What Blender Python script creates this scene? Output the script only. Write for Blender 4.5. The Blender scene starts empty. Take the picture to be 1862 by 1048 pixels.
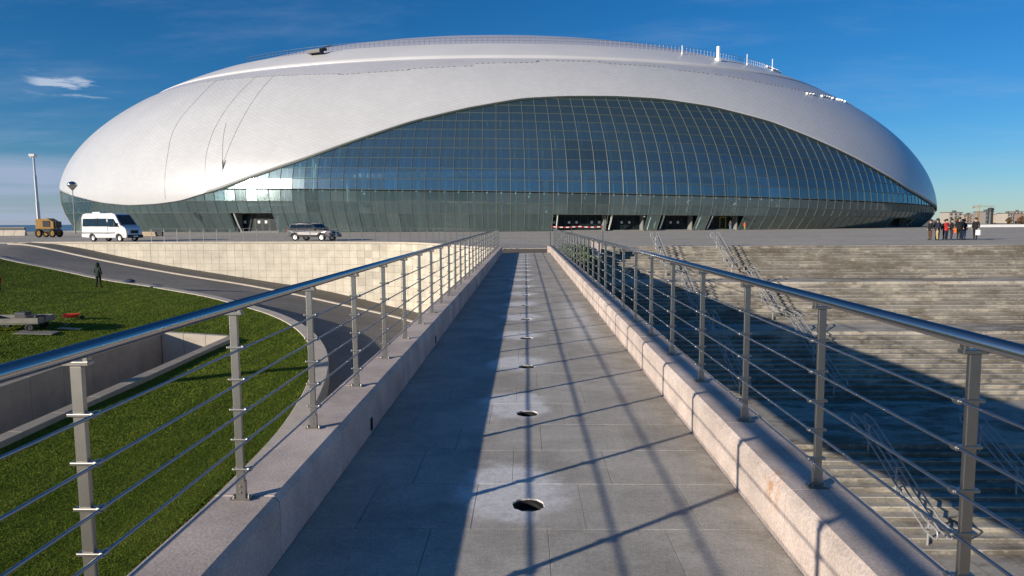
import bpy, bmesh, math, random
import numpy as np
from mathutils import Vector, Matrix

random.seed(7)
rng = np.random.default_rng(7)
SC = bpy.context.scene
COL = SC.collection
PI = math.pi
rad = math.radians

# ---------------------------------------------------------------- camera
YAW, PITCH, ROLL = rad(1.1318), rad(5.563), rad(0.3)
EYE = Vector((0.0, 0.0, 1.7))
cam_data = bpy.data.cameras.new('camera')
cam_data.sensor_width = 36.0
cam_data.lens = 1241.0 / 1862.0 * 36.0
cam_data.clip_start = 0.05
cam_data.clip_end = 20000.0
cam = bpy.data.objects.new('camera', cam_data)
COL.objects.link(cam)
fw = Vector((-math.sin(YAW) * math.cos(PITCH), math.cos(YAW) * math.cos(PITCH), -math.sin(PITCH)))
rt = Vector((math.cos(YAW), math.sin(YAW), 0))
up = rt.cross(fw)
rt2 = rt * math.cos(ROLL) - up * math.sin(ROLL)
up2 = up * math.cos(ROLL) + rt * math.sin(ROLL)
cam.matrix_world = Matrix(((rt2.x, up2.x, -fw.x, EYE.x), (rt2.y, up2.y, -fw.y, EYE.y), (rt2.z, up2.z, -fw.z, EYE.z), (0, 0, 0, 1)))
SC.camera = cam

# ---------------------------------------------------------------- sun, sky, exposure
TO_SUN = Vector((-0.799, -0.602, 0.269)).normalized()
SUN_EL = math.asin(TO_SUN.z)
SUN_ROT = math.atan2(TO_SUN.x, TO_SUN.y)
sun_data = bpy.data.lights.new('sun', 'SUN')
sun_data.energy = 5.0
sun_data.angle = rad(0.5)
sun_data.color = (1.0, 0.90, 0.76)
sun = bpy.data.objects.new('sun', sun_data)
COL.objects.link(sun)
sun.rotation_euler = TO_SUN.to_track_quat('Z', 'Y').to_euler()

SC.view_settings.view_transform = 'Standard'
SC.view_settings.look = 'None'
SC.view_settings.exposure = 0.25
SC.view_settings.gamma = 1.0
SC.view_settings.use_curve_mapping = False

world = bpy.data.worlds.new('World')
SC.world = world
world.use_nodes = True
wt = world.node_tree
for n in list(wt.nodes):
    wt.nodes.remove(n)


class NT:
    """small helper to write node trees"""
    def __init__(self, tree):
        self.t = tree

    def n(self, kind, **kw):
        nd = self.t.nodes.new(kind)
        for k, v in kw.items():
            setattr(nd, k, v)
        return nd

    def put(self, sock, v):
        if isinstance(v, bpy.types.NodeSocket):
            self.t.links.new(v, sock)
        elif v is not None:
            if sock.type == 'RGBA' and len(v) == 3:
                v = (*v, 1)
            sock.default_value = v

    def math(self, op, a, b=None, c=None, clamp=False):
        nd = self.n('ShaderNodeMath', operation=op, use_clamp=clamp)
        self.put(nd.inputs[0], a)
        self.put(nd.inputs[1], b)
        self.put(nd.inputs[2], c)
        return nd.outputs[0]

    def vec(self, op, a, b=None):
        nd = self.n('ShaderNodeVectorMath', operation=op)
        self.put(nd.inputs[0], a)
        self.put(nd.inputs[1], b)
        return nd.outputs[1] if op in ('LENGTH', 'DISTANCE', 'DOT_PRODUCT') else nd.outputs[0]

    def mix(self, f, a, b, mode='MIX'):
        nd = self.n('ShaderNodeMix', data_type='RGBA', blend_type=mode)
        self.put(nd.inputs[0], f)
        self.put(nd.inputs[6], a)
        self.put(nd.inputs[7], b)
        return nd.outputs[2]

    def noise(self, vec, scale=5.0, detail=4.0, rough=0.55):
        nd = self.n('ShaderNodeTexNoise')
        self.put(nd.inputs['Vector'], vec)
        nd.inputs['Scale'].default_value = scale
        nd.inputs['Detail'].default_value = detail
        nd.inputs['Roughness'].default_value = rough
        return nd.outputs['Fac']

    def ramp(self, f, lo, hi, a=0.0, b=1.0):
        nd = self.n('ShaderNodeMapRange', interpolation_type='SMOOTHSTEP')
        self.put(nd.inputs[0], f)
        self.put(nd.inputs[1], lo)
        self.put(nd.inputs[2], hi)
        self.put(nd.inputs[3], a)
        self.put(nd.inputs[4], b)
        return nd.outputs[0]

    def mapping(self, vec, scale=(1, 1, 1), loc=(0, 0, 0), rot=(0, 0, 0)):
        nd = self.n('ShaderNodeMapping')
        self.put(nd.inputs[0], vec)
        nd.inputs['Scale'].default_value = scale
        nd.inputs['Location'].default_value = loc
        nd.inputs['Rotation'].default_value = rot
        return nd.outputs[0]


W = NT(wt)
sky = W.n('ShaderNodeTexSky', sky_type='NISHITA', sun_disc=False)
sky.sun_elevation = SUN_EL
sky.sun_rotation = SUN_ROT
sky.altitude = 0
sky.air_density = 1.0
sky.dust_density = 0.0
sky.ozone_density = 7.0
tc = W.n('ShaderNodeTexCoord')
sep = W.n('ShaderNodeSeparateXYZ')
wt.links.new(tc.outputs['Generated'], sep.inputs[0])
sx, sy, sz = sep.outputs
zz = W.math('ADD', W.math('MAXIMUM', sz, 0.0), 0.10)
comb = W.n('ShaderNodeCombineXYZ')
W.put(comb.inputs[0], W.math('DIVIDE', sx, zz))
W.put(comb.inputs[1], W.math('DIVIDE', sy, zz))
cv = comb.outputs[0]
# thin high cirrus over the whole sky
cir = W.noise(W.mapping(cv, (0.55, 1.1, 1), (3.0, 1.0, 0), (0, 0, rad(25))), 1.6, 7, 0.62)
cirm = W.math('MULTIPLY', W.ramp(cir, 0.46, 0.78), 0.17)
# low bank of grey lavender stratus on the western horizon
bank = W.noise(W.mapping(tc.outputs['Generated'], (3.0, 3.0, 42.0), (0.3, 0, 0.1)), 1.3, 5, 0.55)
west = W.ramp(sx, -0.40, -0.58)
low = W.ramp(sz, 0.088, 0.066)
bankm = W.math('MULTIPLY', W.math('MULTIPLY', W.ramp(bank, 0.30, 0.58, 0.45, 1.0), low), W.math('MULTIPLY', west, 0.78))
# small bright wisps higher up in the west
wis = W.noise(W.mapping(tc.outputs['Generated'], (16.0, 16.0, 110.0), (1.35, 0.2, 0.83)), 1.0, 5, 0.6)
wband = W.math('MULTIPLY', W.ramp(sz, 0.145, 0.160), W.ramp(sz, 0.182, 0.168))
wism = W.math('MULTIPLY', W.math('MULTIPLY', W.ramp(wis, 0.47, 0.62), wband), W.math('MULTIPLY', W.math('MULTIPLY', W.ramp(sx, -0.495, -0.53), W.ramp(sx, -0.585, -0.565)), 0.55))
hs = W.n('ShaderNodeHueSaturation')
hs.inputs['Saturation'].default_value = 1.13
wt.links.new(sky.outputs[0], hs.inputs['Color'])
c1 = W.mix(cirm, hs.outputs[0], (4.6, 5.6, 7.2))
c2 = W.mix(bankm, c1, (3.9, 4.6, 6.4))
c3 = W.mix(wism, c2, (7.5, 8.0, 9.0))
bg = W.n('ShaderNodeBackground')
bg.inputs['Strength'].default_value = 0.085
wt.links.new(c3, bg.inputs['Color'])
wo = W.n('ShaderNodeOutputWorld')
wt.links.new(bg.outputs[0], wo.inputs['Surface'])

# ---------------------------------------------------------------- materials


def newmat(name):
    m = bpy.data.materials.new(name)
    m.use_nodes = True
    t = m.node_tree
    b = t.nodes['Principled BSDF']
    return m, NT(t), b


def setp(N, b, **kw):
    names = dict(color='Base Color', rough='Roughness', metal='Metallic', normal='Normal', spec='Specular IOR Level', coat='Coat Weight')
    for k, v in kw.items():
        N.put(b.inputs[names[k]], v)


def plain(name, color, rough=0.6, metal=0.0, var=0.12, scale=4.0, bump=0.0, bscale=40.0, spec=0.4, coat=0.0, rand=0.0):
    """painted / cast / cloth surface: base colour with two octaves of wear and optional fine relief"""
    m, N, b = newmat(name)
    g = N.n('ShaderNodeTexCoord').outputs['Object']
    f = N.math('ADD', N.math('MULTIPLY', N.noise(g, scale, 6, 0.6), 0.65), N.math('MULTIPLY', N.noise(g, scale * 9, 3, 0.6), 0.35))
    k = N.ramp(f, 0.25, 0.75, 1 - var, 1 + var)
    if rand:
        oi = N.n('ShaderNodeObjectInfo').outputs['Random']
        k = N.math('MULTIPLY', k, N.ramp(oi, 0, 1, 1 - rand, 1 + rand))
    c = N.mix(1.0, (*color, 1), N.n('ShaderNodeCombineColor').outputs[0], 'MULTIPLY')
    cc = c.node.inputs[7].links[0].from_node
    for i in range(3):
        N.put(cc.inputs[i], k)
    setp(N, b, color=c, rough=rough, metal=metal, spec=spec, coat=coat)
    if bump:
        bp = N.n('ShaderNodeBump')
        bp.inputs['Strength'].default_value = bump
        bp.inputs['Distance'].default_value = 0.01
        N.put(bp.inputs['Height'], N.noise(g, bscale, 5, 0.65))
        setp(N, b, normal=bp.outputs[0])
    return m


def stone(name, color, color2, speck=220.0, speckamp=0.25, patch=0.8, patchamp=0.15, rough=0.75, bump=0.25, rand=0.07, stain=None, world=True):
    """granite: fine crystals, broad tone patches, piece to piece difference"""
    m, N, b = newmat(name)
    if world:
        g = N.n('ShaderNodeNewGeometry').outputs['Position']
    else:
        g = N.n('ShaderNodeTexCoord').outputs['Object']
    f1 = N.noise(g, speck, 2, 0.7)
    f2 = N.noise(g, patch, 6, 0.6)
    c = N.mix(N.ramp(f1, 0.35, 0.65), (*color, 1), (*color2, 1))
    oi = N.n('ShaderNodeObjectInfo').outputs['Random']
    k = N.math('MULTIPLY', N.ramp(f2, 0.28, 0.72, 1 - patchamp, 1 + patchamp), N.ramp(oi, 0, 1, 1 - rand, 1 + rand))
    nd = N.n('ShaderNodeVectorMath', operation='SCALE')
    N.put(nd.inputs[0], c)
    N.put(nd.inputs['Scale'], k)
    c = nd.outputs[0]
    if stain:
        c = stain(N, g, c)
    setp(N, b, color=c, rough=rough, spec=0.03)
    bp = N.n('ShaderNodeBump')
    bp.inputs['Strength'].default_value = bump
    bp.inputs['Distance'].default_value = 0.004
    N.put(bp.inputs['Height'], N.math('ADD', N.noise(g, 60, 4, 0.7), f1))
    setp(N, b, normal=bp.outputs[0])
    return m


HOLE0, PITCHY = 3.97, 1.965


def floor_stain(N, g, c):
    s = N.n('ShaderNodeSeparateXYZ')
    N.put(s.inputs[0], g)
    x, y, z = s.outputs
    # lime bloom washed out of every drain hole
    ym = N.math('SUBTRACT', N.math('MODULO', N.math('ADD', N.math('SUBTRACT', y, HOLE0), PITCHY * 10.5), PITCHY), PITCHY * 0.5)
    dx = N.math('DIVIDE', N.math('ADD', x, 0.10), 0.44)
    dy = N.math('DIVIDE', N.math('SUBTRACT', ym, 0.26), 0.52)
    d = N.math('SQRT', N.math('ADD', N.math('MULTIPLY', dx, dx), N.math('MULTIPLY', dy, dy)))
    nz = N.noise(g, 2.2, 5, 0.65)
    m = N.ramp(N.math('ADD', d, N.math('MULTIPLY', N.math('SUBTRACT', nz, 0.5), 1.5)), 1.0, 0.55)
    m = N.math('MULTIPLY', m, N.ramp(N.noise(g, 14, 4, 0.7), 0.25, 0.6, 0.55, 0.92))
    c = N.mix(m, c, (0.72, 0.70, 0.68, 1))
    gr = N.ramp(N.math('ADD', N.math('MULTIPLY', N.noise(g, 38, 3, 0.7), 0.6), N.math('MULTIPLY', N.noise(g, 9, 5, 0.7), 0.4)), 0.3, 0.7, 0.84, 1.16)
    sc_ = N.n('ShaderNodeVectorMath', operation='SCALE')
    N.put(sc_.inputs[0], c)
    N.put(sc_.inputs['Scale'], gr)
    c = sc_.outputs[0]
    # damp grime along the kerb foot and rust coloured spots
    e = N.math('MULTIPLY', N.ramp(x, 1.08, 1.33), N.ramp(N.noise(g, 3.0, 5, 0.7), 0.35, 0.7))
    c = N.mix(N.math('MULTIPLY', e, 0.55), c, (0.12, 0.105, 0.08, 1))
    r = N.ramp(N.noise(N.mapping(g, (3, 9, 1)), 1.1, 3, 0.6), 0.70, 0.80)
    c = N.mix(N.math('MULTIPLY', r, 0.35), c, (0.30, 0.17, 0.09, 1))
    q1 = N.math('MULTIPLY', N.ramp(N.math('ABSOLUTE', N.math('SUBTRACT', x, 0.92)), 0.30, 0.08), N.math('MULTIPLY', N.ramp(y, 9.0, 10.5), N.ramp(y, 15.5, 13.0)))
    c = N.mix(N.math('MULTIPLY', q1, N.ramp(N.noise(g, 3.0, 5, 0.7), 0.3, 0.6, 0.1, 0.65)), c, (0.70, 0.68, 0.64, 1))
    w = N.ramp(N.noise(N.mapping(g, (2.0, 5.0, 1), (4, 2, 0)), 1.0, 6, 0.7), 0.56, 0.74)
    c = N.mix(N.math('MULTIPLY', w, 0.45), c, (0.58, 0.55, 0.50, 1))
    dk = N.ramp(N.noise(N.mapping(g, (1.4, 2.2, 1), (1, 8, 0)), 1.3, 8, 0.72), 0.54, 0.70)
    c = N.mix(N.math('MULTIPLY', dk, 0.38), c, (0.20, 0.185, 0.16, 1))
    return c


def kerb_stain(N, g, c):
    n1 = N.ramp(N.noise(N.mapping(g, (1, 1.2, 3)), 2.2, 6, 0.7), 0.58, 0.72)
    c = N.mix(N.math('MULTIPLY', n1, 0.4), c, (0.30, 0.235, 0.17, 1))
    d = N.vec('DISTANCE', g, (1.335, 3.62, 0.25))
    rr = N.math('MULTIPLY', N.ramp(d, 0.17, 0.02), N.ramp(N.noise(g, 16, 3, 0.6), 0.42, 0.6))
    c = N.mix(N.math('MULTIPLY', rr, 0.6), c, (0.42, 0.17, 0.03, 1))
    return c


def blotches(N, g, c, amt):
    """lime bloom and dirt spread over treads and risers alike in patches of one to four metres, plus small spots"""
    big = N.noise(N.mapping(g, (0.10, 0.22, 0.3)), 1.0, 4, 0.6)
    n1 = N.ramp(N.math('ADD', N.math('MULTIPLY', N.noise(N.mapping(g, (0.40, 0.75, 0.5)), 1.3, 9, 0.74), 0.72), N.math('MULTIPLY', big, 0.28)), 0.50, 0.60)
    c = N.mix(N.math('MULTIPLY', n1, 0.72 * amt), c, (0.60, 0.53, 0.42, 1))
    n2 = N.ramp(N.math('ADD', N.math('MULTIPLY', N.noise(N.mapping(g, (0.38, 0.85, 0.6), (9, 3, 0)), 1.3, 9, 0.75), 0.68), N.math('MULTIPLY', N.math('SUBTRACT', 1.0, big), 0.32)), 0.49, 0.58)
    c = N.mix(N.math('MULTIPLY', n2, 0.72 * amt), c, (0.125, 0.10, 0.07, 1))
    n3 = N.ramp(N.noise(N.mapping(g, (2.0, 4.0, 4.0), (2, 7, 0)), 1.8, 7, 0.78), 0.54, 0.66)
    c = N.mix(N.math('MULTIPLY', n3, 0.50 * amt), c, (0.64, 0.58, 0.48, 1))
    n4 = N.ramp(N.noise(N.mapping(g, (3.0, 5.0, 6.0), (5, 1, 0)), 1.7, 7, 0.78), 0.54, 0.68)
    return N.mix(N.math('MULTIPLY', n4, 0.45 * amt), c, (0.14, 0.12, 0.09, 1))


def step_stain(N, g, c):
    c = blotches(N, g, c, 1.0)
    s = N.n('ShaderNodeSeparateXYZ')
    N.put(s.inputs[0], g)
    jx = N.math('PINGPONG', N.math('DIVIDE', s.outputs[0], 1.2), 0.5)
    return N.mix(N.ramp(jx, 0.012, 0.004, 0, 0.6), c, (0.10, 0.09, 0.075, 1))


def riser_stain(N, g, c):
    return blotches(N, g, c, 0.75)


def plaza_stain(N, g, c):
    br = N.n('ShaderNodeTexBrick')
    N.put(br.inputs['Vector'], N.mapping(g, (1, 1, 1)))
    br.inputs['Scale'].default_value = 1.0
    br.inputs['Brick Width'].default_value = 1.2
    br.inputs['Row Height'].default_value = 0.6
    br.inputs['Mortar Size'].default_value = 0.012
    br.inputs['Color1'].default_value = (0.9, 0.9, 0.9, 1)
    br.inputs['Color2'].default_value = (1.1, 1.1, 1.1, 1)
    br.inputs['Mortar'].default_value = (0.55, 0.55, 0.55, 1)
    c = N.mix(1.0, c, br.outputs['Color'], 'MULTIPLY')
    n = N.ramp(N.noise(N.mapping(g, (0.06, 0.25, 1)), 1.0, 7, 0.65), 0.4, 0.7)
    c = N.mix(N.math('MULTIPLY', n, 0.35), c, (0.46, 0.41, 0.35, 1))
    f = N.ramp(N.noise(N.mapping(g, (0.9, 0.35, 1)), 2.2, 8, 0.8), 0.40, 0.62)
    c = N.mix(N.math('MULTIPLY', f, 0.40), c, (0.27, 0.24, 0.20, 1))
    f2 = N.ramp(N.noise(N.mapping(g, (1.6, 0.5, 1), (3, 9, 0)), 2.6, 8, 0.8), 0.50, 0.68)
    return N.mix(N.math('MULTIPLY', f2, 0.40), c, (0.66, 0.60, 0.52, 1))


MAT = {}
MAT['paving'] = stone('grey granite paving', (0.34, 0.315, 0.275), (0.52, 0.48, 0.42), 150, 0.25, 1.2, 0.18, stain=floor_stain, rand=0.035)
MAT['joint'] = plain('grey mortar bed', (0.16, 0.15, 0.14), 0.9)
MAT['kerb'] = stone('pink granite kerb', (0.48, 0.395, 0.345), (0.62, 0.525, 0.465), 75, 0.3, 2.2, 0.20, stain=kerb_stain, rand=0.06)
MAT['plaza'] = stone('plaza granite', (0.44, 0.395, 0.33), (0.56, 0.505, 0.425), 30, 0.2, 0.12, 0.10, stain=plaza_stain, rand=0)
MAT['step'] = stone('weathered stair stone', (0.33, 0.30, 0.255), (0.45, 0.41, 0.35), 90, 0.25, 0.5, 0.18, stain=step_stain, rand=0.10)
MAT['riser'] = stone('stair stone darkened against sun', (0.16, 0.15, 0.13), (0.24, 0.22, 0.19), 90, 0.25, 0.5, 0.18, stain=riser_stain, rand=0.12)  # step stone toned down to offset the sun striking the risers
MAT['wall_tile'] = stone('cream limestone tile', (0.48, 0.43, 0.345), (0.60, 0.55, 0.455), 25, 0.2, 0.9, 0.12, rand=0.10)
MAT['concrete'] = plain('concrete', (0.38, 0.33, 0.265), 0.85, spec=0.05, var=0.16, scale=1.2, bump=0.3, bscale=30)
MAT['pale_concrete'] = plain('pale concrete coping', (0.52, 0.46, 0.385), 0.85, spec=0.05, var=0.14, scale=1.5, bump=0.3, bscale=30)
MAT['asphalt'] = plain('worn asphalt', (0.29, 0.262, 0.222), 0.9, var=0.20, spec=0.04, scale=0.35, bump=0.4, bscale=90)
MAT['gravel'] = plain('gravel gutter', (0.16, 0.145, 0.12), 0.95, var=0.45, scale=6, bump=0.8, bscale=8)
MAT['dirt'] = plain('brown dirt', (0.16, 0.12, 0.08), 0.95, var=0.4, scale=2.5, bump=0.8, bscale=12)
MAT['steel'] = plain('brushed stainless steel', (0.36, 0.34, 0.31), 0.38, 1.0, var=0.08, scale=14)
MAT['galvanised'] = plain('galvanised grey tube', (0.40, 0.40, 0.395), 0.42, 0.35, var=0.1, scale=6)
MAT['polished'] = plain('polished stainless steel', (0.52, 0.50, 0.48), 0.22, 1.0, var=0.04, scale=10)
MAT['wire'] = plain('stainless rod', (0.34, 0.35, 0.37), 0.32, 1.0, var=0.06, scale=10)
MAT['dark'] = plain('dark shaft', (0.015, 0.015, 0.015), 0.9)
MAT['rubber'] = plain('tyre rubber', (0.02, 0.02, 0.02), 0.8)
MAT['black_plastic'] = plain('black plastic', (0.025, 0.025, 0.028), 0.5)
MAT['white_paint'] = plain('white vehicle paint', (0.78, 0.78, 0.77), 0.25, var=0.03, coat=0.6)
MAT['grey_paint'] = plain('silver grey vehicle paint', (0.17, 0.165, 0.165), 0.28, 0.5, var=0.03, coat=0.6)
MAT['dark_paint'] = plain('dark vehicle paint', (0.035, 0.036, 0.04), 0.25, 0.2, var=0.03, coat=0.6)
MAT['car_glass'] = plain('dark car glass', (0.012, 0.016, 0.02), 0.05, var=0.0, spec=0.8)
MAT['door_glass'] = plain('dark door glass', (0.012, 0.02, 0.022), 0.35, var=0.0, spec=0.15)
MAT['lamp_glass'] = plain('headlight lens', (0.65, 0.67, 0.70), 0.12, var=0.02, spec=0.8)
MAT['red_lamp'] = plain('red lamp lens', (0.45, 0.02, 0.015), 0.2, var=0.02)
MAT['amber'] = plain('amber lamp lens', (0.8, 0.25, 0.03), 0.2, var=0.02)
MAT['alloy'] = plain('alloy wheel rim', (0.6, 0.6, 0.6), 0.35, 0.8, var=0.04)
MAT['yellow_paint'] = plain('yellow machine paint', (0.36, 0.195, 0.035), 0.5, var=0.2, scale=1.5)
MAT['yellow_frame'] = plain('yellow painted frame', (0.62, 0.42, 0.02), 0.5)
MAT['white_steel'] = plain('white painted steel', (0.74, 0.74, 0.73), 0.4, var=0.06)
MAT['dark_steel'] = plain('dark steel', (0.05, 0.052, 0.055), 0.5, 0.3)
MAT['wood'] = plain('grey weathered boards', (0.23, 0.215, 0.185), 0.85, var=0.25, scale=3)
MAT['light_wood'] = plain('pale plank', (0.52, 0.40, 0.27), 0.85, var=0.2, scale=3)
MAT['red_cloth'] = plain('red plastic', (0.50, 0.025, 0.02), 0.6)
MAT['blue_cloth'] = plain('dark blue cloth', (0.03, 0.05, 0.10), 0.85)
MAT['skin'] = plain('skin', (0.50, 0.31, 0.22), 0.55, var=0.05)
MAT['hair'] = plain('dark hair', (0.02, 0.015, 0.012), 0.7)


def shell_mat(name, color, pattern=True):
    m, N, b = newmat(name)
    uv = N.n('ShaderNodeTexCoord').outputs['UV']
    g = N.n('ShaderNodeNewGeometry').outputs['Position']
    k = N.ramp(N.noise(g, 0.12, 5, 0.6), 0.3, 0.7, 0.965, 1.03)
    nd = N.n('ShaderNodeVectorMath', operation='SCALE')
    N.put(nd.inputs[0], (*color, ))
    N.put(nd.inputs['Scale'], k)
    c = nd.outputs[0]
    if pattern:
        s = N.n('ShaderNodeSeparateXYZ')
        N.put(s.inputs[0], uv)
        # diamond shingles: two diagonal families of joints
        a = N.math('ADD', s.outputs[0], s.outputs[1])
        d = N.math('SUBTRACT', s.outputs[0], s.outputs[1])
        fa = N.math('PINGPONG', a, 0.5)
        fd = N.math('PINGPONG', d, 0.5)
        j = N.math('MINIMUM', fa, fd)
        jm = N.ramp(j, 0.10, 0.02)
        c = N.mix(N.math('MULTIPLY', jm, 0.42), c, (0.36, 0.36, 0.39, 1))
        wn = N.n('ShaderNodeTexWhiteNoise')
        cb = N.n('ShaderNodeCombineXYZ')
        N.put(cb.inputs[0], N.math('FLOOR', a))
        N.put(cb.inputs[1], N.math('FLOOR', d))
        N.put(wn.inputs['Vector'], cb.outputs[0])
        kk = N.n('ShaderNodeVectorMath', operation='SCALE')
        N.put(kk.inputs[0], c)
        N.put(kk.inputs['Scale'], N.ramp(wn.outputs['Value'], 0, 1, 0.975, 1.025))
        c = kk.outputs[0]
        bp = N.n('ShaderNodeBump')
        bp.inputs['Strength'].default_value = 0.15
        bp.inputs['Distance'].default_value = 0.02
        N.put(bp.inputs['Height'], N.ramp(j, 0.0, 0.12))
        setp(N, b, normal=bp.outputs[0])
    setp(N, b, color=c, rough=0.32, spec=0.5)
    return m


MAT['shell'] = shell_mat('white diamond shingle cladding', (0.54, 0.54, 0.542))
MAT['shell_band'] = shell_mat('smooth roof sheet lightened for sun', (0.62, 0.61, 0.61), False)  # colour lightened in place of a steeper face catching the sun
MAT['shell_grey'] = shell_mat('light grey gutter sheet', (0.46, 0.46, 0.49), True)
MAT['shell_cap'] = shell_mat('roof cap greyed for grazing sun', (0.48, 0.48, 0.53), False)  # colour greyed for the flatter cap under grazing sun


def glass_mat(name, tint, refl, haze):
    m, N, b = newmat(name)
    t = m.node_tree
    t.nodes.remove(b)
    out = t.nodes['Material Output']
    tr = N.n('ShaderNodeBsdfTransparent')
    oi = N.n('ShaderNodeObjectInfo').outputs['Random']
    tr.inputs['Color'].default_value = (*tint, 1)
    gl = N.n('ShaderNodeBsdfGlossy')
    gl.inputs['Color'].default_value = (0.82, 0.93, 0.94, 1)
    gl.inputs['Roughness'].default_value = 0.13
    g = N.n('ShaderNodeNewGeometry').outputs['Position']
    bp = N.n('ShaderNodeBump')
    bp.inputs['Strength'].default_value = 0.25
    bp.inputs['Distance'].default_value = 0.02
    N.put(bp.inputs['Height'], N.noise(g, 0.55, 2, 0.5))
    N.put(gl.inputs['Normal'], bp.outputs[0])
    fr = N.n('ShaderNodeFresnel')
    fr.inputs['IOR'].default_value = 1.5
    fac = N.math('ADD', N.math('MULTIPLY', fr.outputs[0], 0.9), N.math('MULTIPLY_ADD', oi, 0.12, refl), clamp=True)
    df = N.n('ShaderNodeBsdfDiffuse')
    df.inputs['Color'].default_value = (0.23, 0.37, 0.41, 1)
    mx0 = N.n('ShaderNodeMixShader')
    mx0.inputs[0].default_value = haze
    N.put(mx0.inputs[1], tr.outputs[0])
    N.put(mx0.inputs[2], df.outputs[0])
    mx = N.n('ShaderNodeMixShader')
    N.put(mx.inputs[0], fac)
    N.put(mx.inputs[1], mx0.outputs[0])
    N.put(mx.inputs[2], gl.outputs[0])
    N.put(out.inputs['Surface'], mx.outputs[0])
    return m


MAT['glass'] = glass_mat('blue green facade glass', (0.80, 0.93, 0.95), 0.10, 0.14)
MAT['clear_glass'] = glass_mat('dark clear facade glass', (0.56, 0.68, 0.69), 0.08, 0.12)
MAT['mullion'] = plain('grey green facade profile', (0.12, 0.14, 0.12), 0.45)
MAT['fascia'] = plain('dark green edge trim', (0.045, 0.06, 0.052), 0.5)
MAT['rib'] = plain('pale green steel rib', (0.82, 0.85, 0.76), 0.5)
MAT['slab'] = plain('interior slab', (0.22, 0.23, 0.22), 0.8)
MAT['core'] = plain('interior bowl wall', (0.16, 0.18, 0.18), 0.8, var=0.5, scale=0.15)

# ---------------------------------------------------------------- mesh helpers


class MB:
    """collects simple shapes and links them as ONE mesh object"""
    def __init__(self):
        self.v, self.f, self.m = [], [], []

    def add(self, vs, fs, mi=0):
        o = len(self.v)
        self.v += [tuple(p) for p in vs]
        self.f += [tuple(i + o for i in q) for q in fs]
        self.m += [mi] * len(fs)

    def box(self, c, s, rz=0.0, mi=0, M=None):
        hx, hy, hz = s[0] / 2, s[1] / 2, s[2] / 2
        R = Matrix.Rotation(rz, 3, 'Z') if M is None else M
        vs = [Vector(c) + R @ Vector((x, y, z)) for x in (-hx, hx) for y in (-hy, hy) for z in (-hz, hz)]
        self.add(vs, [(0, 1, 3, 2), (4, 6, 7, 5), (0, 4, 5, 1), (2, 3, 7, 6), (0, 2, 6, 4), (1, 5, 7, 3)], mi)

    def beam(self, a, b, w, h, mi=0, upv=Vector((0, 0, 1))):
        a, b = Vector(a), Vector(b)
        d = b - a
        L = d.length
        d.normalize()
        s = d.cross(upv)
        if s.length < 1e-4:
            s = d.cross(Vector((0, 1, 0)))
        s.normalize()
        u = s.cross(d)
        M = Matrix((d, s, u)).transposed()
        self.box((a + b) / 2, (L, w, h), M=M, mi=mi)

    def tube(self, pts, r, n=8, mi=0, cap=True, closed=False):
        pts = [Vector(p) for p in pts]
        rr = r if isinstance(r, (list, tuple)) else [r] * len(pts)
        rings = []
        prev = None
        K = len(pts)
        for i, p in enumerate(pts):
            if closed:
                d = pts[(i + 1) % K] - pts[i - 1]
            else:
                d = pts[min(i + 1, K - 1)] - pts[max(i - 1, 0)]
            d.normalize()
            if prev is None:
                s = d.cross(Vector((0, 0, 1)))
                if s.length < 1e-3:
                    s = d.cross(Vector((0, 1, 0)))
            else:
                s = prev - d * prev.dot(d)
            s.normalize()
            prev = s
            u = d.cross(s)
            rings.append([p + (s * math.cos(2 * PI * k / n) + u * math.sin(2 * PI * k / n)) * rr[i] for k in range(n)])
        vs = [q for rg in rings for q in rg]
        fs = []
        for i in range(K if closed else K - 1):
            j = (i + 1) % K
            for k in range(n):
                fs.append((i * n + k, i * n + (k + 1) % n, j * n + (k + 1) % n, j * n + k))
        if cap and not closed:
            fs.append(tuple(range(n - 1, -1, -1)))
            fs.append(tuple((K - 1) * n + k for k in range(n)))
        self.add(vs, fs, mi)

    def lathe(self, prof, c=(0, 0, 0), n=20, mi=0, axis='Z'):
        vs, fs = [], []
        for (r, z) in prof:
            for k in range(n):
                a = 2 * PI * k / n
                p = Vector((r * math.cos(a), r * math.sin(a), z))
                if axis == 'Y':
                    p = Vector((p.x, p.z, p.y))
                if axis == 'X':
                    p = Vector((p.z, p.x, p.y))
                vs.append(Vector(c) + p)
        for i in range(len(prof) - 1):
            for k in range(n):
                fs.append((i * n + k, i * n + (k + 1) % n, (i + 1) * n + (k + 1) % n, (i + 1) * n + k))
        self.add(vs, fs, mi)

    def mesh(self, name, mats, smooth=False):
        me = bpy.data.meshes.new(name)
        me.from_pydata(self.v, [], self.f)
        if not isinstance(mats, (list, tuple)):
            mats = [mats]
        for m in mats:
            me.materials.append(m)
        if len(mats) > 1:
            me.polygons.foreach_set('material_index', self.m)
        if smooth:
            me.polygons.foreach_set('use_smooth', [True] * len(me.polygons))
        me.update()
        return me

    def build(self, name, mats, parent=None, loc=None, smooth=False, bevel=0.0, seg=2):
        me = self.mesh(name, mats, smooth)
        bm = bmesh.new()
        bm.from_mesh(me)
        bmesh.ops.recalc_face_normals(bm, faces=bm.faces)
        bm.to_mesh(me)
        bm.free()
        o = link(name, me, parent, loc)
        if bevel:
            md = o.modifiers.new('bevel', 'BEVEL')
            md.width = bevel
            md.segments = seg
            md.limit_method = 'ANGLE'
            md.angle_limit = rad(35)
        return o


def link(name, me, parent=None, loc=None, rz=0.0):
    o = bpy.data.objects.new(name, me)
    COL.objects.link(o)
    if parent is not None:
        o.parent = parent
    if loc is not None:
        o.location = loc
    if rz:
        o.rotation_euler = (0, 0, rz)
    return o


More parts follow.
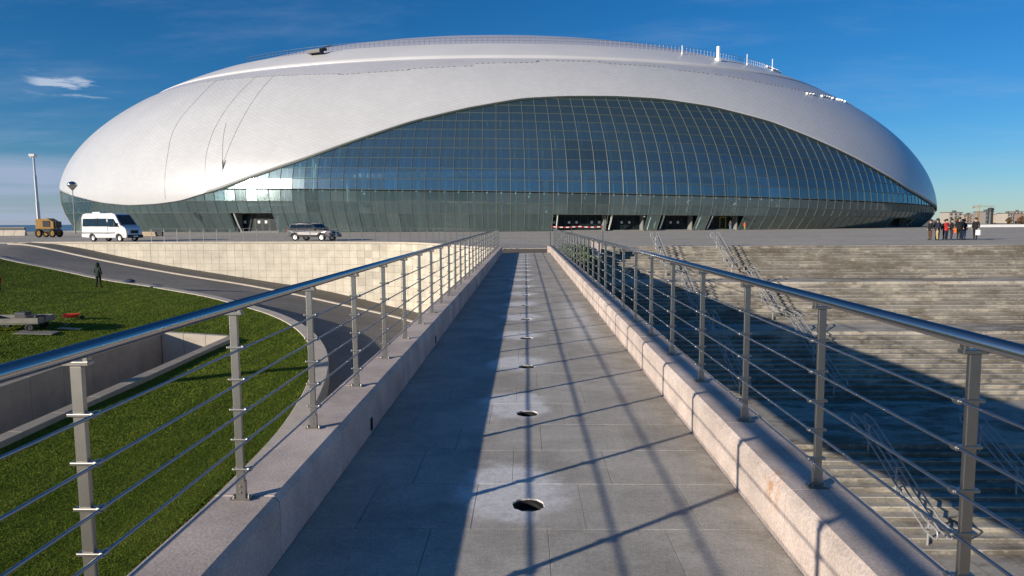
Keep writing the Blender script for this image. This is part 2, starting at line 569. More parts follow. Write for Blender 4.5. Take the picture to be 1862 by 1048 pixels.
def tag(o, label=None, cat=None, group=None, kind=None):
    for k, v in (('label', label), ('category', cat), ('group', group), ('kind', kind)):
        if v:
            o[k] = v
    return o


def thing(name, label, cat, loc=(0, 0, 0), rz=0.0, group=None):
    return tag(link(name, None, None, loc, rz), label, cat, group)


def fast_mesh(name, verts, faces, mats):
    """numpy verts (n,3), faces (m,k) -> mesh"""
    me = bpy.data.meshes.new(name)
    k = faces.shape[1]
    me.vertices.add(len(verts))
    me.vertices.foreach_set('co', np.ascontiguousarray(verts, dtype=np.float32).ravel())
    me.loops.add(faces.size)
    me.loops.foreach_set('vertex_index', np.ascontiguousarray(faces, dtype=np.int32).ravel())
    me.polygons.add(len(faces))
    me.polygons.foreach_set('loop_start', np.arange(0, faces.size, k, dtype=np.int32))
    me.update(calc_edges=True)
    for m in (mats if isinstance(mats, list) else [mats]):
        me.materials.append(m)
    return me


def resample(P, n):
    P = np.array(P, float)
    d = np.r_[0, np.cumsum(np.linalg.norm(np.diff(P[:, :2], axis=0), axis=1))]
    s = np.linspace(0, d[-1], n)
    return np.stack([np.interp(s, d, P[:, i]) for i in range(P.shape[1])], 1)


def smooth_poly(P, it=3):
    P = np.array(P, float)
    for _ in range(it):
        Q = [P[0]]
        for a, b in zip(P[:-1], P[1:]):
            Q += [a * .75 + b * .25, a * .25 + b * .75]
        Q.append(P[-1])
        P = np.array(Q)
    return P

# ================================================================ SETTING: terrain, water, plaza, road, lawn


def lawn_z(x, y):
    z = -4.4 - 0.0645 * (x + 9.7) + 0.02 * (y - 30) + 0.006 * np.maximum(0, -28 - x) ** 2
    z = z + 0.03 * np.sin(x * 0.7 + y * 0.33) * np.sin(y * 0.45 - x * 0.2)
    return np.minimum(z, -0.4)


WALL = smooth_poly([(-46, 62.9), (-43.4, 62.5), (-37.5, 61.6), (-32, 60.8), (-23.2, 60.2), (-17.6, 59.4), (-11, 57.6), (-8.8, 55.8), (-6.8, 52.7), (-4.93, 48.9), (-3.1, 45.5), (-1.9, 43.4), (-1.75, 42.2)], 2)


def foot_z(x):
    return np.interp(x, [-46, -43.4, -40.4, -37.5, -31.9, -23.2, -17.6, -11, -8.8, -1], [0.0, -.15, -.56, -1.15, -2.12, -3.45, -4.22, -5.52, -5.76, -5.9])


def sheet(name, poly, z, mat, depth=0.0, kind='structure'):
    mb = MB()
    n = len(poly)
    vs = [(p[0], p[1], z) for p in poly]
    fs = [tuple(range(n))]
    if depth:
        vs += [(p[0], p[1], z - depth) for p in poly]
        fs += [(i, (i + 1) % n, n + (i + 1) % n, n + i) for i in range(n)]
    mb.add(vs, fs)
    return tag(mb.build(name, mat), kind=kind)


# sea, far ground, local lower ground
m, N, b = newmat('sea water')
g = N.n('ShaderNodeNewGeometry').outputs['Position']
bp = N.n('ShaderNodeBump')
bp.inputs['Strength'].default_value = 0.5
bp.inputs['Distance'].default_value = 0.4
N.put(bp.inputs['Height'], N.noise(g, 0.12, 6, 0.65))
setp(N, b, color=(0.05, 0.08, 0.12), rough=0.25, normal=bp.outputs[0], spec=0.5)
MAT['sea'] = m
MAT['far_ground'] = plain('scrubby far ground', (0.20, 0.18, 0.13), 0.95, var=0.3, scale=0.02)
sheet('sea', [(-9000, -3000), (9000, -3000), (9000, 9000), (-9000, 9000)], -10.0, MAT['sea'])
sheet('far_ground', [(60, 148), (3200, 100), (3200, 3000), (260, 3000), (120, 330)], -2.6, MAT['far_ground'])
sheet('ground', [(-140, -80), (320, -80), (320, 18.3), (0.55, 18.3), (0.55, 60), (-140, 60)], -7.52, MAT['concrete'])
front = [(p[0], p[1] + 0.02) for p in WALL]
PLAZA = [(-300, 66.5), (-60, 63.6)] + front + [(-1.75, 43.4), (4.75, 43.4), (4.75, 45.862), (300, 45.862), (300, 147), (98, 147), (98, 330), (-113, 330), (-113, 151), (-300, 148)]
sheet('plaza', PLAZA, 0.0, MAT['plaza'], depth=0.12)
sheet('dirt_strip', [(-1.72, 37.0), (1.62, 37.0), (1.62, 43.46), (-1.72, 43.46)], -0.03, MAT['dirt'], depth=0.4)

# road running down beside the wall and away under the bridge
OUT = [(-120, 66, 0.0), (-60, 62.4, -.03), (-46, 60.5, -.08), (-43.5, 60, -.27), (-37.3, 59, -1.5), (-29.7, 57.5, -2.67), (-21.9, 56.5, -3.73), (-13.1, 53, -5.07), (-9.3, 51, -5.6), (-6.5, 47.5, -5.8), (-4.3, 43, -5.9), (-1, 37, -5.9), (.5, 30, -5.9), (.55, 20, -5.9), (.55, -12, -5.9)]
INN = [(-120, 58), (-60, 54.5), (-46, 52.8), (-40.8, 52.2), (-36.6, 52.3), (-31, 50.3), (-26.1, 48.8), (-20.5, 45.1), (-17.8, 43.1), (-16.2, 41.7), (-13.2, 37.9), (-11.07, 34.1), (-9.55, 30.4), (-7.63, 21.8), (-7.4, -12)]
DROP = [.08, .08, .08, .10, .12, .14, .18, .28, .34, .38, .45, .52, .60, .75, .85]
inn3 = [(x - .45, y - .45 if y > 25 else y, float(lawn_z(x, y)) - d) for (x, y), d in zip(INN, DROP)]
So, Si = smooth_poly(OUT, 2), smooth_poly(inn3, 2)
rows = []
for a_, b_ in zip(Si, So):
    rows.append([a_ * (1 - t) + b_ * t + np.array([0, 0, 0.10 * math.sin(PI * t)]) for t in np.linspace(0, 1, 9)])
mb = MB()
vs = [p for r_ in rows for p in r_]
fs = [(i * 9 + j, i * 9 + j + 1, (i + 1) * 9 + j + 1, (i + 1) * 9 + j) for i in range(len(rows) - 1) for j in range(8)]
mb.add(vs, fs)
tag(mb.build('road', MAT['asphalt'], smooth=True), kind='structure')

# gravel gutter between road edge and wall foot
Wr = WALL
mb = MB()
pa = resample([p for p in OUT if -47 < p[0] < -1.5], 60)
pb = resample([(x, y + 0.1, foot_z(x)) for x, y in Wr], 60)
mb.add([*pa, *pb], [(i, i + 1, 61 + i, 60 + i) for i in range(59)])
tag(mb.build('gutter', MAT['gravel'], smooth=True), kind='structure')

# lawn border curve
BORDER = smooth_poly([(-120, 58), (-60, 54.5), (-46, 52.6), (-40.76, 52.3), (-36.6, 52.0), (-31.07, 50.28), (-26.13, 48.5), (-20.48, 45.08), (-16.21, 41.4), (-13.22, 37.94), (-11.07, 34.1), (-9.55, 30.42), (-8.45, 26.2), (-7.75, 21.82), (-7.46, 18.35), (-7.37, 14), (-7.35, 12.1), (-7.4, 0), (-7.4, -12)], 2)
PIT = (-18.0, -14.7, 6.0, 33.0)
bo = np.argsort(BORDER[:, 1])
xs_fix = np.unique(np.r_[-120, -90, -70, -60, np.arange(-52, -7, 0.6), -18.0, -14.7])
ys = np.unique(np.r_[np.arange(-12, 60, 0.6), 6.0, 33.0])
verts, faces, idx = [], [], {}
XB = np.interp(ys, BORDER[bo, 1], BORDER[bo, 0])
for j, y in enumerate(ys):
    for i, x in enumerate(xs_fix):
        xx = min(x, XB[j])
        verts.append((xx, y, float(lawn_z(xx, y))))
nx = len(xs_fix)
for j in range(len(ys) - 1):
    for i in range(nx - 1):
        if xs_fix[i] >= XB[j] and xs_fix[i] >= XB[j + 1]:
            continue
        cx_, cy_ = (xs_fix[i] + xs_fix[i + 1]) / 2, (ys[j] + ys[j + 1]) / 2
        if PIT[0] < cx_ < PIT[1] and PIT[2] < cy_ < PIT[3]:
            continue
        a0 = j * nx + i
        faces.append((a0, a0 + 1, a0 + nx + 1, a0 + nx))
m, N, b = newmat('mown turf')
g = N.n('ShaderNodeNewGeometry').outputs['Position']
st = N.noise(N.mapping(g, (0.9, 0.16, 1), rot=(0, 0, rad(-32))), 1.6, 5, 0.6)
n2 = N.noise(g, 0.5, 6, 0.65)
n3 = N.noise(g, 30, 3, 0.7)
k = N.math('ADD', N.math('MULTIPLY', st, 0.5), N.math('ADD', N.math('MULTIPLY', n2, 0.3), N.math('MULTIPLY', n3, 0.35)))
c = N.mix(N.ramp(k, 0.40, 0.75), (0.070, 0.100, 0.010, 1), (0.135, 0.165, 0.022, 1))
c = N.mix(N.ramp(N.noise(g, 0.35, 6, 0.7), 0.62, 0.75, 0, 0.5), c, (0.10, 0.10, 0.035, 1))
setp(N, b, color=c, rough=0.9, spec=0.1)
bp = N.n('ShaderNodeBump')
bp.inputs['Strength'].default_value = 0.8
bp.inputs['Distance'].default_value = 0.05
N.put(bp.inputs['Height'], N.noise(g, 25, 4, 0.7))
setp(N, b, normal=bp.outputs[0])
MAT['turf'] = m
me = bpy.data.meshes.new('lawn')
me.from_pydata(verts, [], faces)
me.materials.append(m)
me.update()
tag(link('lawn', me), kind='structure')

# short grass blades where the camera sees the lawn
m, N, b = newmat('grass blade')
g = N.n('ShaderNodeNewGeometry').outputs['Position']
k = N.math('ADD', N.math('MULTIPLY', N.noise(N.mapping(g, (0.9, 0.16, 1), rot=(0, 0, rad(-32))), 1.6, 5, 0.6), 0.6), N.math('MULTIPLY', N.noise(g, 3.0, 4, 0.6), 0.4))
c = N.mix(N.ramp(k, 0.36, 0.66), (0.090, 0.145, 0.014, 1), (0.180, 0.230, 0.030, 1))
c = N.mix(N.ramp(N.noise(g, 0.35, 6, 0.7), 0.60, 0.74, 0, 0.5), c, (0.13, 0.12, 0.04, 1))
setp(N, b, color=c, rough=0.8, spec=0.04)
MAT['blade'] = m
NB = 420000
u = rng.random(NB)
yy = 9.5 + (56 - 9.5) * u ** 1.9
xx = -rng.random(NB) * np.minimum(0.80 * yy + 3 - 6.8, 40) - 6.8
xb = np.interp(yy, BORDER[bo, 1], BORDER[bo, 0])
ok = (xx < xb - 0.03) & ~((xx > PIT[0] - .4) & (xx < PIT[1] + .45) & (yy < PIT[3] + .35))
xx, yy = xx[ok], yy[ok]
dd = np.hypot(xx, yy)
nb = len(xx)
h = rng.uniform(0.012, 0.032, nb) * np.clip(dd / 18, 0.9, 1.5)
w = 0.007 * np.clip(dd / 12, 1, 3.2)
ang = rng.uniform(0, PI, nb)
lean = rng.normal(0, 0.02, (nb, 2))
zz_ = lawn_z(xx, yy) - 0.004
V = np.zeros((nb, 3, 3))
V[:, 0] = np.stack([xx - np.cos(ang) * w, yy - np.sin(ang) * w, zz_], 1)
V[:, 1] = np.stack([xx + np.cos(ang) * w, yy + np.sin(ang) * w, zz_], 1)
V[:, 2] = np.stack([xx + lean[:, 0], yy + lean[:, 1], zz_ + h], 1)
tag(link('grass', fast_mesh('grass', V.reshape(-1, 3), np.arange(nb * 3).reshape(-1, 3), m)), kind='stuff')


# a prism running along a polyline with a constant cross section, cut into separate stones
def run_stones(name, pts, seclist, length, gap, mat, parent, bevel=0.0):
    """pts (n,3) centre line; seclist [(offset to the right, dz)] closed section; one object per stone"""
    P = np.array(pts, float)
    d = np.r_[0, np.cumsum(np.linalg.norm(np.diff(P[:, :2], axis=0), axis=1))]
    n = max(1, int(d[-1] / length))
    edges = np.linspace(0, d[-1], n + 1)
    out = []
    for i in range(n):
        ss = np.linspace(edges[i] + gap / 2, edges[i + 1] - gap / 2, 3)
        mb = MB()
        k = len(seclist)
        vs = []
        for s in ss:
            c = np.array([np.interp(s, d, P[:, q]) for q in range(3)])
            c2 = np.array([np.interp(s + .05, d, P[:, q]) for q in range(2)])
            c1 = np.array([np.interp(s - .05, d, P[:, q]) for q in range(2)])
            t = c2 - c1
            t /= np.linalg.norm(t)
            nrm = np.array([t[1], -t[0]])
            for (o, dz) in seclist:
                vs.append((c[0] + nrm[0] * o, c[1] + nrm[1] * o, c[2] + dz))
        fs = []
        for r_ in range(2):
            for q in range(k):
                fs.append((r_ * k + q, r_ * k + (q + 1) % k, (r_ + 1) * k + (q + 1) % k, (r_ + 1) * k + q))
        fs += [tuple(range(k)), tuple(range(2 * k, 3 * k))]
        mb.add(vs, fs)
        out.append(mb.build(name, mat, parent, bevel=bevel))
    return out


t = thing('lawn_border', 'pale concrete coping curving along the edge of the lawn above the road', 'kerb')
bl = [(x, y, float(lawn_z(x, y)) + 0.05) for x, y in BORDER if x > -62 and y > 5]
# road side is to the left of the travel direction here, so the offsets are negative
run_stones('coping_stone', bl, [(-0.62, -1.1), (-0.62, -0.03), (-0.59, 0), (0.03, 0), (0.06, -0.03), (0.06, -1.1)], 1.6, 0.012, MAT['pale_concrete'], t)

t = thing('road_kerb', 'low pale kerb along the foot of the cream retaining wall', 'kerb')
run_stones('kerb_stone', [(p[0], p[1], p[2]) for p in So if -47 < p[0] < -2.0], [(-0.14, -0.3), (-0.14, 0.11), (0.14, 0.11), (0.14, -0.3)], 1.5, 0.015, MAT['pale_concrete'], t)

# ---------------------------------------------------------------- cream tiled retaining wall
rw = thing('retaining_wall', 'tall cream stone tiled retaining wall curving beside the sunken road', 'wall')
d = np.r_[0, np.cumsum(np.linalg.norm(np.diff(WALL, axis=0), axis=1))]
mb = MB()
k = len(WALL)
vs = []
for (x, y) in WALL:
    vs += [(x, y, -0.125), (x, y, -6.6), (x + .25, y + .4, -6.6), (x + .25, y + .4, -0.125)]
fs = []
for i in range(k - 1):
    for q in range(4):
        fs.append((i * 4 + q, i * 4 + (q + 1) % 4, (i + 1) * 4 + (q + 1) % 4, (i + 1) * 4 + q))
mb.add(vs, fs)
mb.build('backing', MAT['joint'], rw)
TW, THH = 0.72, 0.60
nt = int(d[-1] / TW)
tb = MB()
tb.box((0, 0, 0), (TW - 0.013, 0.06, THH - 0.013))
tile_me = tb.mesh('tile', MAT['wall_tile'])
spots = []
for i in range(nt):
    s = (i + .5) * d[-1] / nt
    x, y = np.interp(s, d, WALL[:, 0]), np.interp(s, d, WALL[:, 1])
    x2, y2 = np.interp(s + .2, d, WALL[:, 0]), np.interp(s + .2, d, WALL[:, 1])
    x1, y1 = np.interp(s - .2, d, WALL[:, 0]), np.interp(s - .2, d, WALL[:, 1])
    a = math.atan2(y2 - y1, x2 - x1)
    for r_ in range(11):
        zc = -0.13 - THH * (r_ + .5)
        if zc + THH / 2 < foot_z(x) - 0.02:
            break
        spots.append((math.hypot(x, y), x, y, zc, a))
spots.sort()
far_tiles = MB()
for n_, (_, x, y, zc, a) in enumerate(spots):
    P = Vector((x + math.sin(a) * (.033 + random.uniform(-.006, .006)), y - math.cos(a) * (.033 + random.uniform(-.006, .006)), zc))
    E_ = (random.uniform(-.008, .008), 0, a + random.uniform(-.008, .008))
    if n_ < 298:
        o = link('tile', tile_me, rw, P)
        o.rotation_euler = E_
    else:
        far_tiles.box(P, (TW - 0.013, 0.06, THH - 0.013), rz=E_[2])
if far_tiles.v:
    far_tiles.build('far_tiles', MAT['wall_tile'], rw)['kind'] = 'stuff'
run_stones('coping_stone', [(x, y, 0) for x, y in WALL], [(-0.40, -0.11), (-0.40, 0.05), (0.10, 0.05), (0.10, -0.11)], 1.84, 0.012, MAT['pale_concrete'], rw)

# ---------------------------------------------------------------- sunken concrete pit in the lawn
pit = thing('concrete_pit', 'open sunken concrete pit with bare walls set into the lawn', 'pit', (-16.35, 20, -4.2))
PO = Vector((-16.35, 20, -4.2))


def wallseg(name, x0, x1, y0, y1, mat, top=0.14, bot=-2.8):
    mb = MB()
    vs = []
    for (x, y) in ((x0, y0), (x1, y0), (x1, y1), (x0, y1)):
        z = float(-4.4 - 0.0645 * (x + 9.7) + 0.02 * (y - 30))
        vs += [Vector((x, y, z + bot)) - PO, Vector((x, y, z + top)) - PO]
    mb.add(vs, [(0, 1, 3, 2), (2, 3, 5, 4), (4, 5, 7, 6), (6, 7, 1, 0), (1, 7, 5, 3), (0, 2, 4, 6)])
    return mb.build(name, mat, pit, bevel=0.012)


yy_ = list(np.linspace(6.0, 33.0, 16))
for a_, b_ in zip(yy_[:-1], yy_[1:]):
    wallseg('wall_panel', -18.36, -18.0, a_ + .006, b_ - .006, MAT['concrete'], 0.16)
    wallseg('wall_panel', -14.7, -14.28, a_ + .006, b_ - .006, MAT['concrete'], 0.16)
for a_, b_ in zip(np.linspace(-18.0, -14.7, 4)[:-1], np.linspace(-18.0, -14.7, 4)[1:]):
    wallseg('wall_panel', a_ + .006, b_ - .006, 33.0, 33.3, MAT['pale_concrete'], 0.155)
wallseg('wall_panel', -18.0, -14.7, 5.7, 6.0, MAT['concrete'], 0.155)
mb = MB()
mb.box((0, 0, -2.3), (3.3, 28, 0.2))
mb.build('floor', MAT['concrete'], pit)

# ================================================================ FOOTBRIDGE
br = thing('footbridge', 'long granite paved footbridge with pink kerbs leading to the arena', 'bridge')
XL, XR = -1.25, 1.335
mb = MB()
mb.box((0.045, 14.6, -1.03), (3.3, 45.0, 1.92))
mb.box((0.045, 40.2, -3.3), (3.3, 6.2, 5.9))
mb.build('deck', MAT['concrete'], br)
mb = MB()
mb.box(((XL + XR) / 2, -2.84, -0.03), (XR - XL - .004, 10.3, 0.06))
mb.build('approach_slab', MAT['paving'], br)
# slabs in running bond; every third row carries a drain hole
ROW = PITCHY / 3
HR = 0.098
cache = {}


def slab_mesh(w, hole):
    key = (round(w, 3), hole)
    if key in cache:
        return cache[key]
    mb = MB()
    a, b_ = w / 2 - .0014, ROW / 2 - .0014
    zt, zb = 0.0, -0.06
    e = 0.0012
    if not hole:
        vs = [(-a, -b_, zb), (a, -b_, zb), (a, b_, zb), (-a, b_, zb), (-a, -b_, zt - e), (a, -b_, zt - e), (a, b_, zt - e), (-a, b_, zt - e), (-a + e, -b_ + e, zt), (a - e, -b_ + e, zt), (a - e, b_ - e, zt), (-a + e, b_ - e, zt)]
        fs = [(8, 9, 10, 11)]
        for i in range(4):
            j = (i + 1) % 4
            fs += [(i, j, 4 + j, 4 + i), (4 + i, 4 + j, 8 + j, 8 + i)]
        mb.add(vs, fs)
    else:
        n = 32
        vs, fs = [], []
        for k in range(n):
            t_ = 2 * PI * k / n + PI / 4
            c_, s_ = math.cos(t_), math.sin(t_)
            sc_ = 1 / max(abs(c_), abs(s_))
            vs.append((a * c_ * sc_, b_ * s_ * sc_, zt))
        for k in range(n):
            t_ = 2 * PI * k / n + PI / 4
            rr_ = HR * (1 + random.uniform(-.05, .05))
            vs.append((rr_ * math.cos(t_), rr_ * math.sin(t_), zt))
        vs += [(x, y, zb) for x, y, z in vs[:n]]
        vs += [(x, y, zb) for x, y, z in vs[n:2 * n]]
        for k in range(n):
            j = (k + 1) % n
            fs += [(k, j, n + j, n + k), (k, 2 * n + k, 2 * n + j, j), (n + k, n + j, 3 * n + j, 3 * n + k)]
        mb.add(vs, fs)
    me = mb.mesh('paving_slab', MAT['paving'])
    bm = bmesh.new()
    bm.from_mesh(me)
    bmesh.ops.recalc_face_normals(bm, faces=bm.faces)
    bm.to_mesh(me)
    bm.free()
    cache[key] = me
    return me


pm = MB()
pm.lathe([(HR - .012, 0.0), (HR + .004, 0.0), (HR + .004, -.4), (0.0, -.4)], n=24)
pm.lathe([(HR - .012, 0.0), (HR - .014, -.39), (0.0, -.395)], n=24)
pit_me = pm.mesh('drain_pit', MAT['dark'])
cols = {0: [XL, -0.955, -0.31, 0.33, 0.98, XR], 1: [XL, -0.74, -0.09, 0.56, XR], 2: [XL, -0.53, 0.12, 0.77, XR]}
cols[0] = [XL, -0.955, -0.31, 0.335, 0.98, XR]
nrow = 0
y = HOLE0 - ROW * 2.5
while y < 37.0:
    k = round((y + ROW / 2 - HOLE0) / ROW) % 3
    cl = cols[k]
    for a_, b_ in zip(cl[:-1], cl[1:]):
        hole = (k == 0 and abs((a_ + b_) / 2 - 0.0125) < .02)
        o = link('paving_slab', slab_mesh(b_ - a_, hole), br, ((a_ + b_) / 2, y + ROW / 2, random.uniform(-.0005, .0005)))
        if hole:
            link('drain_pit', pit_me, br, ((a_ + b_) / 2, y + ROW / 2, -0.012))
    y += ROW
# kerb stones
KL = 1.175


def kerb_mesh(sgn):
    mb = MB()
    prof = [(0, -0.07), (0, 0.285), (0.03, 0.32), (0.325, 0.32), (0.335, 0.31), (0.335, -0.25)]
    L = KL - 0.007
    vs = [(sgn * x, yv, z) for yv in (-L / 2, L / 2) for (x, z) in prof]
    n = len(prof)
    fs = [(i, (i + 1) % n, n + (i + 1) % n, n + i) for i in range(n)] + [tuple(range(n)), tuple(range(n, 2 * n))]
    mb.add(vs, fs)
    me = mb.mesh('kerb_stone', MAT['kerb'])
    bm = bmesh.new()
    bm.from_mesh(me)
    bmesh.ops.recalc_face_normals(bm, faces=bm.faces)
    bm.to_mesh(me)
    bm.free()
    return me


kml, kmr = kerb_mesh(-1), kerb_mesh(1)
for k in range(-4, 29):
    yl = 3.29 + 0.62 + KL * k
    if yl < 36.9:
        link('kerb_stone', kml, br, (XL - random.uniform(0, .003), yl, random.uniform(-.002, .002)))
        link('kerb_stone', kmr, br, (XR + random.uniform(0, .003), yl + .10, random.uniform(-.002, .002)))
mb = MB()
for k in range(-4, 29):
    mb.box((XL - .17, 3.29 + .62 + KL * (k + .5), 0.02), (0.30, 0.006, 0.55))
    mb.box((XR + .17, 3.29 + .72 + KL * (k + .5), 0.02), (0.30, 0.006, 0.55))
mb.build('kerb_mortar', MAT['joint'], br)
for yv in (5.37, 9.35, 17.3):
    mb = MB()
    mb.box((XL + .0, yv, 0.075), (0.012, 0.055, 0.10))
    mb.build('weep_slot', MAT['dark'], br)
mb = MB()
mb.box((1.50, 37.6, 0.13), (0.55, 0.9, 0.46))
mb.build('end_block', MAT['kerb'], br, bevel=.02)

# railings: one of each piece, then copies
PH = 0.93


def post_meshes():
    p = MB()
    p.box((0, 0, PH / 2), (0.040, 0.018, PH))
    f = MB()
    f.box((0, 0, 0.005), (0.10, 0.06, 0.010))
    f.box((0, 0, 0.05), (0.047, 0.026, 0.085))
    for dz_ in (.035, .065):
        f.lathe([(0, -.0165), (.006, -.0165), (.007, -.013)], (0, 0, dz_), 8, axis='Y')
    for sx_ in (-.038, .038):
        f.lathe([(0.0, 0.022), (0.008, 0.022), (0.008, 0.009)], (sx_, 0.0, 0), 8)
    c = MB()
    c.box((0.002, 0, 0), (0.078, 0.030, 0.012))
    c.lathe([(0, -.020), (.010, -.018), (.0125, -.008), (.0125, .008), (.010, .018), (0, .020)], (0.048, 0, 0), 10, axis='Y')
    s = MB()
    s.box((0.004, 0, PH + .008), (0.086, 0.034, 0.016))
    s.box((0.034, 0, PH + .03), (0.018, 0.026, 0.034))
    return p, f, c, s


p_, f_, c_, s_ = post_meshes()


def finish(mb, name, mat, bev=0.0):
    o = mb.build(name, mat, bevel=bev)
    if bev:
        dg = bpy.context.evaluated_depsgraph_get()
        me = bpy.data.meshes.new_from_object(o.evaluated_get(dg))
        me.name = name
    else:
        me = o.data
    bpy.data.objects.remove(o)
    return me


post_me = finish(p_, 'post', MAT['steel'], .003)
foot_me = finish(f_, 'foot', MAT['steel'])
clamp_me = finish(c_, 'clamp', MAT['steel'], .003)
sadd_me = finish(s_, 'saddle', MAT['steel'], .003)
far_mb = MB()
for q_ in post_meshes()[:1]:
    far_mb.add(q_.v, q_.f)
WH = [0.153, 0.305, 0.457, 0.61, 0.77]


def bridge_rail(x, inward, y0, label):
    r = thing('railing', label, 'railing', (x, 0, 0.32))
    y = y0
    while y < 36.8:
        o = link('post', post_me, r, (0, y, 0))
        if inward < 0:
            o.rotation_euler = (0, 0, PI)
        o.rotation_euler.x = random.uniform(-.004, .004)
        o.rotation_euler.y = random.uniform(-.005, .005)
        link('foot', foot_me, o)
        link('saddle', sadd_me, o)
        for wz in WH:
            link('clamp', clamp_me, o, (0, 0, wz))
        y += KL
    for wz in WH:
        mb = MB()
        mb.tube([(inward * .048, yv, wz + random.uniform(-.002, .002)) for yv in np.linspace(-3, 36.7, 34)], 0.0062, 8)
        mb.build('wire', MAT['wire'], r, smooth=True)
    mb = MB()
    mb.tube([(inward * .036, yv, 0.984) for yv in (-3, 10, 24, 36.75)], 0.0255, 20)
    mb.build('handrail', MAT['polished'], r, smooth=True)
    return r


bridge_rail(-1.43, 1, 3.29 - 3 * KL, 'stainless steel railing on the shaded left kerb of the footbridge, above the lawn')
bridge_rail(1.51, -1, 3.46 - 3 * KL, 'stainless steel railing on the right kerb of the footbridge, above the stairs')

# railing along the top of the retaining wall
wrl = thing('railing', 'slim distant railing along the top of the cream retaining wall', 'railing')
wp = smooth_poly([(x, y) for x, y in WALL if x > -34.5], 0)
wp = wp + np.array([0.05, 0.2])
dw = np.r_[0, np.cumsum(np.linalg.norm(np.diff(wp, axis=0), axis=1))]
pb = MB()
pb.box((0, 0, 0.55), (0.05, 0.05, 1.1))
wpost = pb.mesh('post', MAT['steel'])
for s in np.arange(0.2, dw[-1], 1.25):
    link('post', wpost, wrl, (np.interp(s, dw, wp[:, 0]), np.interp(s, dw, wp[:, 1]), 0.05))
for i, hz in enumerate((0.22, 0.45, 0.68, 0.9, 1.15)):
    mb = MB()
    mb.tube([(x, y, hz + .05) for x, y in wp], 0.03 if i == 4 else 0.008, 6)
    mb.build('handrail' if i == 4 else 'wire', MAT['steel'], wrl)

# barrier tape at the end of the right hand railing
bt = thing('barrier_tape', 'red and white barrier tape strung from the end of the right railing', 'tape')
for xv in (1.62, 3.0, 5.0):
    mb = MB()
    mb.tube([(xv, 44.2, 0), (xv, 44.2, 1.42)], 0.025, 8)
    mb.lathe([(0, 0.03), (.18, 0.025), (.2, 0.002)], (xv, 44.2, 0), 14)
    mb.build('stand', MAT['dark_steel'], bt)
mats = [MAT['red_cloth'], MAT['white_steel']]
mb = MB()
xs = np.arange(1.62, 5.0, 0.2)
for i, xv in enumerate(xs):
    zv = 1.36 - 0.05 * math.sin(PI * ((xv - 1.62) % 1.7) / 1.7)
    mb.box((xv + .1, 44.2, zv), (0.2, 0.006, 0.07), mi=i % 2)
mb.build('ribbon', mats, bt)

# ================================================================ STAIRS on the right
stt = thing('stone_stairs', 'wide weathered stone stairs descending in flights right of the footbridge', 'stairs')
RUN, RISE = 0.36, 0.15
SX1 = 130.0
FL = []
y, z = 45.5, 0.0


def put_step(x0, yf, z):
    """tread whose back edge is at yf (towards the plaza) and top at z"""
    mb = MB()
    L = SX1 - x0
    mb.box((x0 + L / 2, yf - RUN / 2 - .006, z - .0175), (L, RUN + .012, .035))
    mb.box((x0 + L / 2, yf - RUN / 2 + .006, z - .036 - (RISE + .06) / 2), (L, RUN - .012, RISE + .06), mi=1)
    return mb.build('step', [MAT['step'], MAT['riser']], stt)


def landing(x0, ya, yb, z):
    mb = MB()
    L = SX1 - x0
    mb.box((x0 + L / 2, (ya + yb) / 2 - .012, z - .12), (L, ya - yb + .024, .24))
    return mb.build('landing', MAT['step'], stt)


put_step(4.76, 45.86, 0.0)
for (n, gap_to, x0) in ((12, 39.0, 4.76), (12, 32.5, 4.76), (14, 22.2, 0.62), (12, None, 0.62)):
    y_top, z_top = y, z
    for i in range(n):
        z -= RISE
        if i < n - 1:
            put_step(x0, y, z)
            y -= RUN
    if gap_to is None:
        landing(x0, y, y - 2.2, z)
    else:
        landing(x0, y, gap_to, z)
    FL.append((y_top, z_top, y, z))
    if gap_to is not None:
        y = gap_to
# pillar, planted bank and hedge between bridge and stairs
pl = thing('stone_pillar', 'squat pink stone pillar at the top of the stairs beside the bridge end', 'pillar', (4.45, 42.9, 0))
mb = MB()
mb.box((0, 0, -1.2), (0.52, 0.8, 3.2))
mb.build('shaft', MAT['kerb'], pl, bevel=.02)
mb = MB()
mb.box((0, 0, .445), (0.60, 0.88, .085))
mb.build('cap', MAT['kerb'], pl, bevel=.015)
mb = MB()
bw = [(1.72, 43.5, -.25), (4.74, 43.5, -.25), (4.74, 38.5, -1.9), (4.74, 32.6, -3.7), (1.72, 32.6, -3.7), (1.72, 38.5, -1.9)]
mb.add(bw + [(x, y_, -6.5) for x, y_, z_ in bw], [(0, 1, 2, 5), (5, 2, 3, 4), (1, 7, 8, 2), (2, 8, 9, 3), (3, 9, 10, 4), (4, 10, 11, 5), (5, 11, 6, 0)])
tag(mb.build('planted_bank', MAT['dirt']), kind='structure')
MAT['leaf'] = plain('hedge leaf', (0.09, 0.15, 0.028), 0.6, var=0.35, scale=2.0)
MAT['stem'] = plain('woody stem', (0.10, 0.07, 0.045), 0.9)


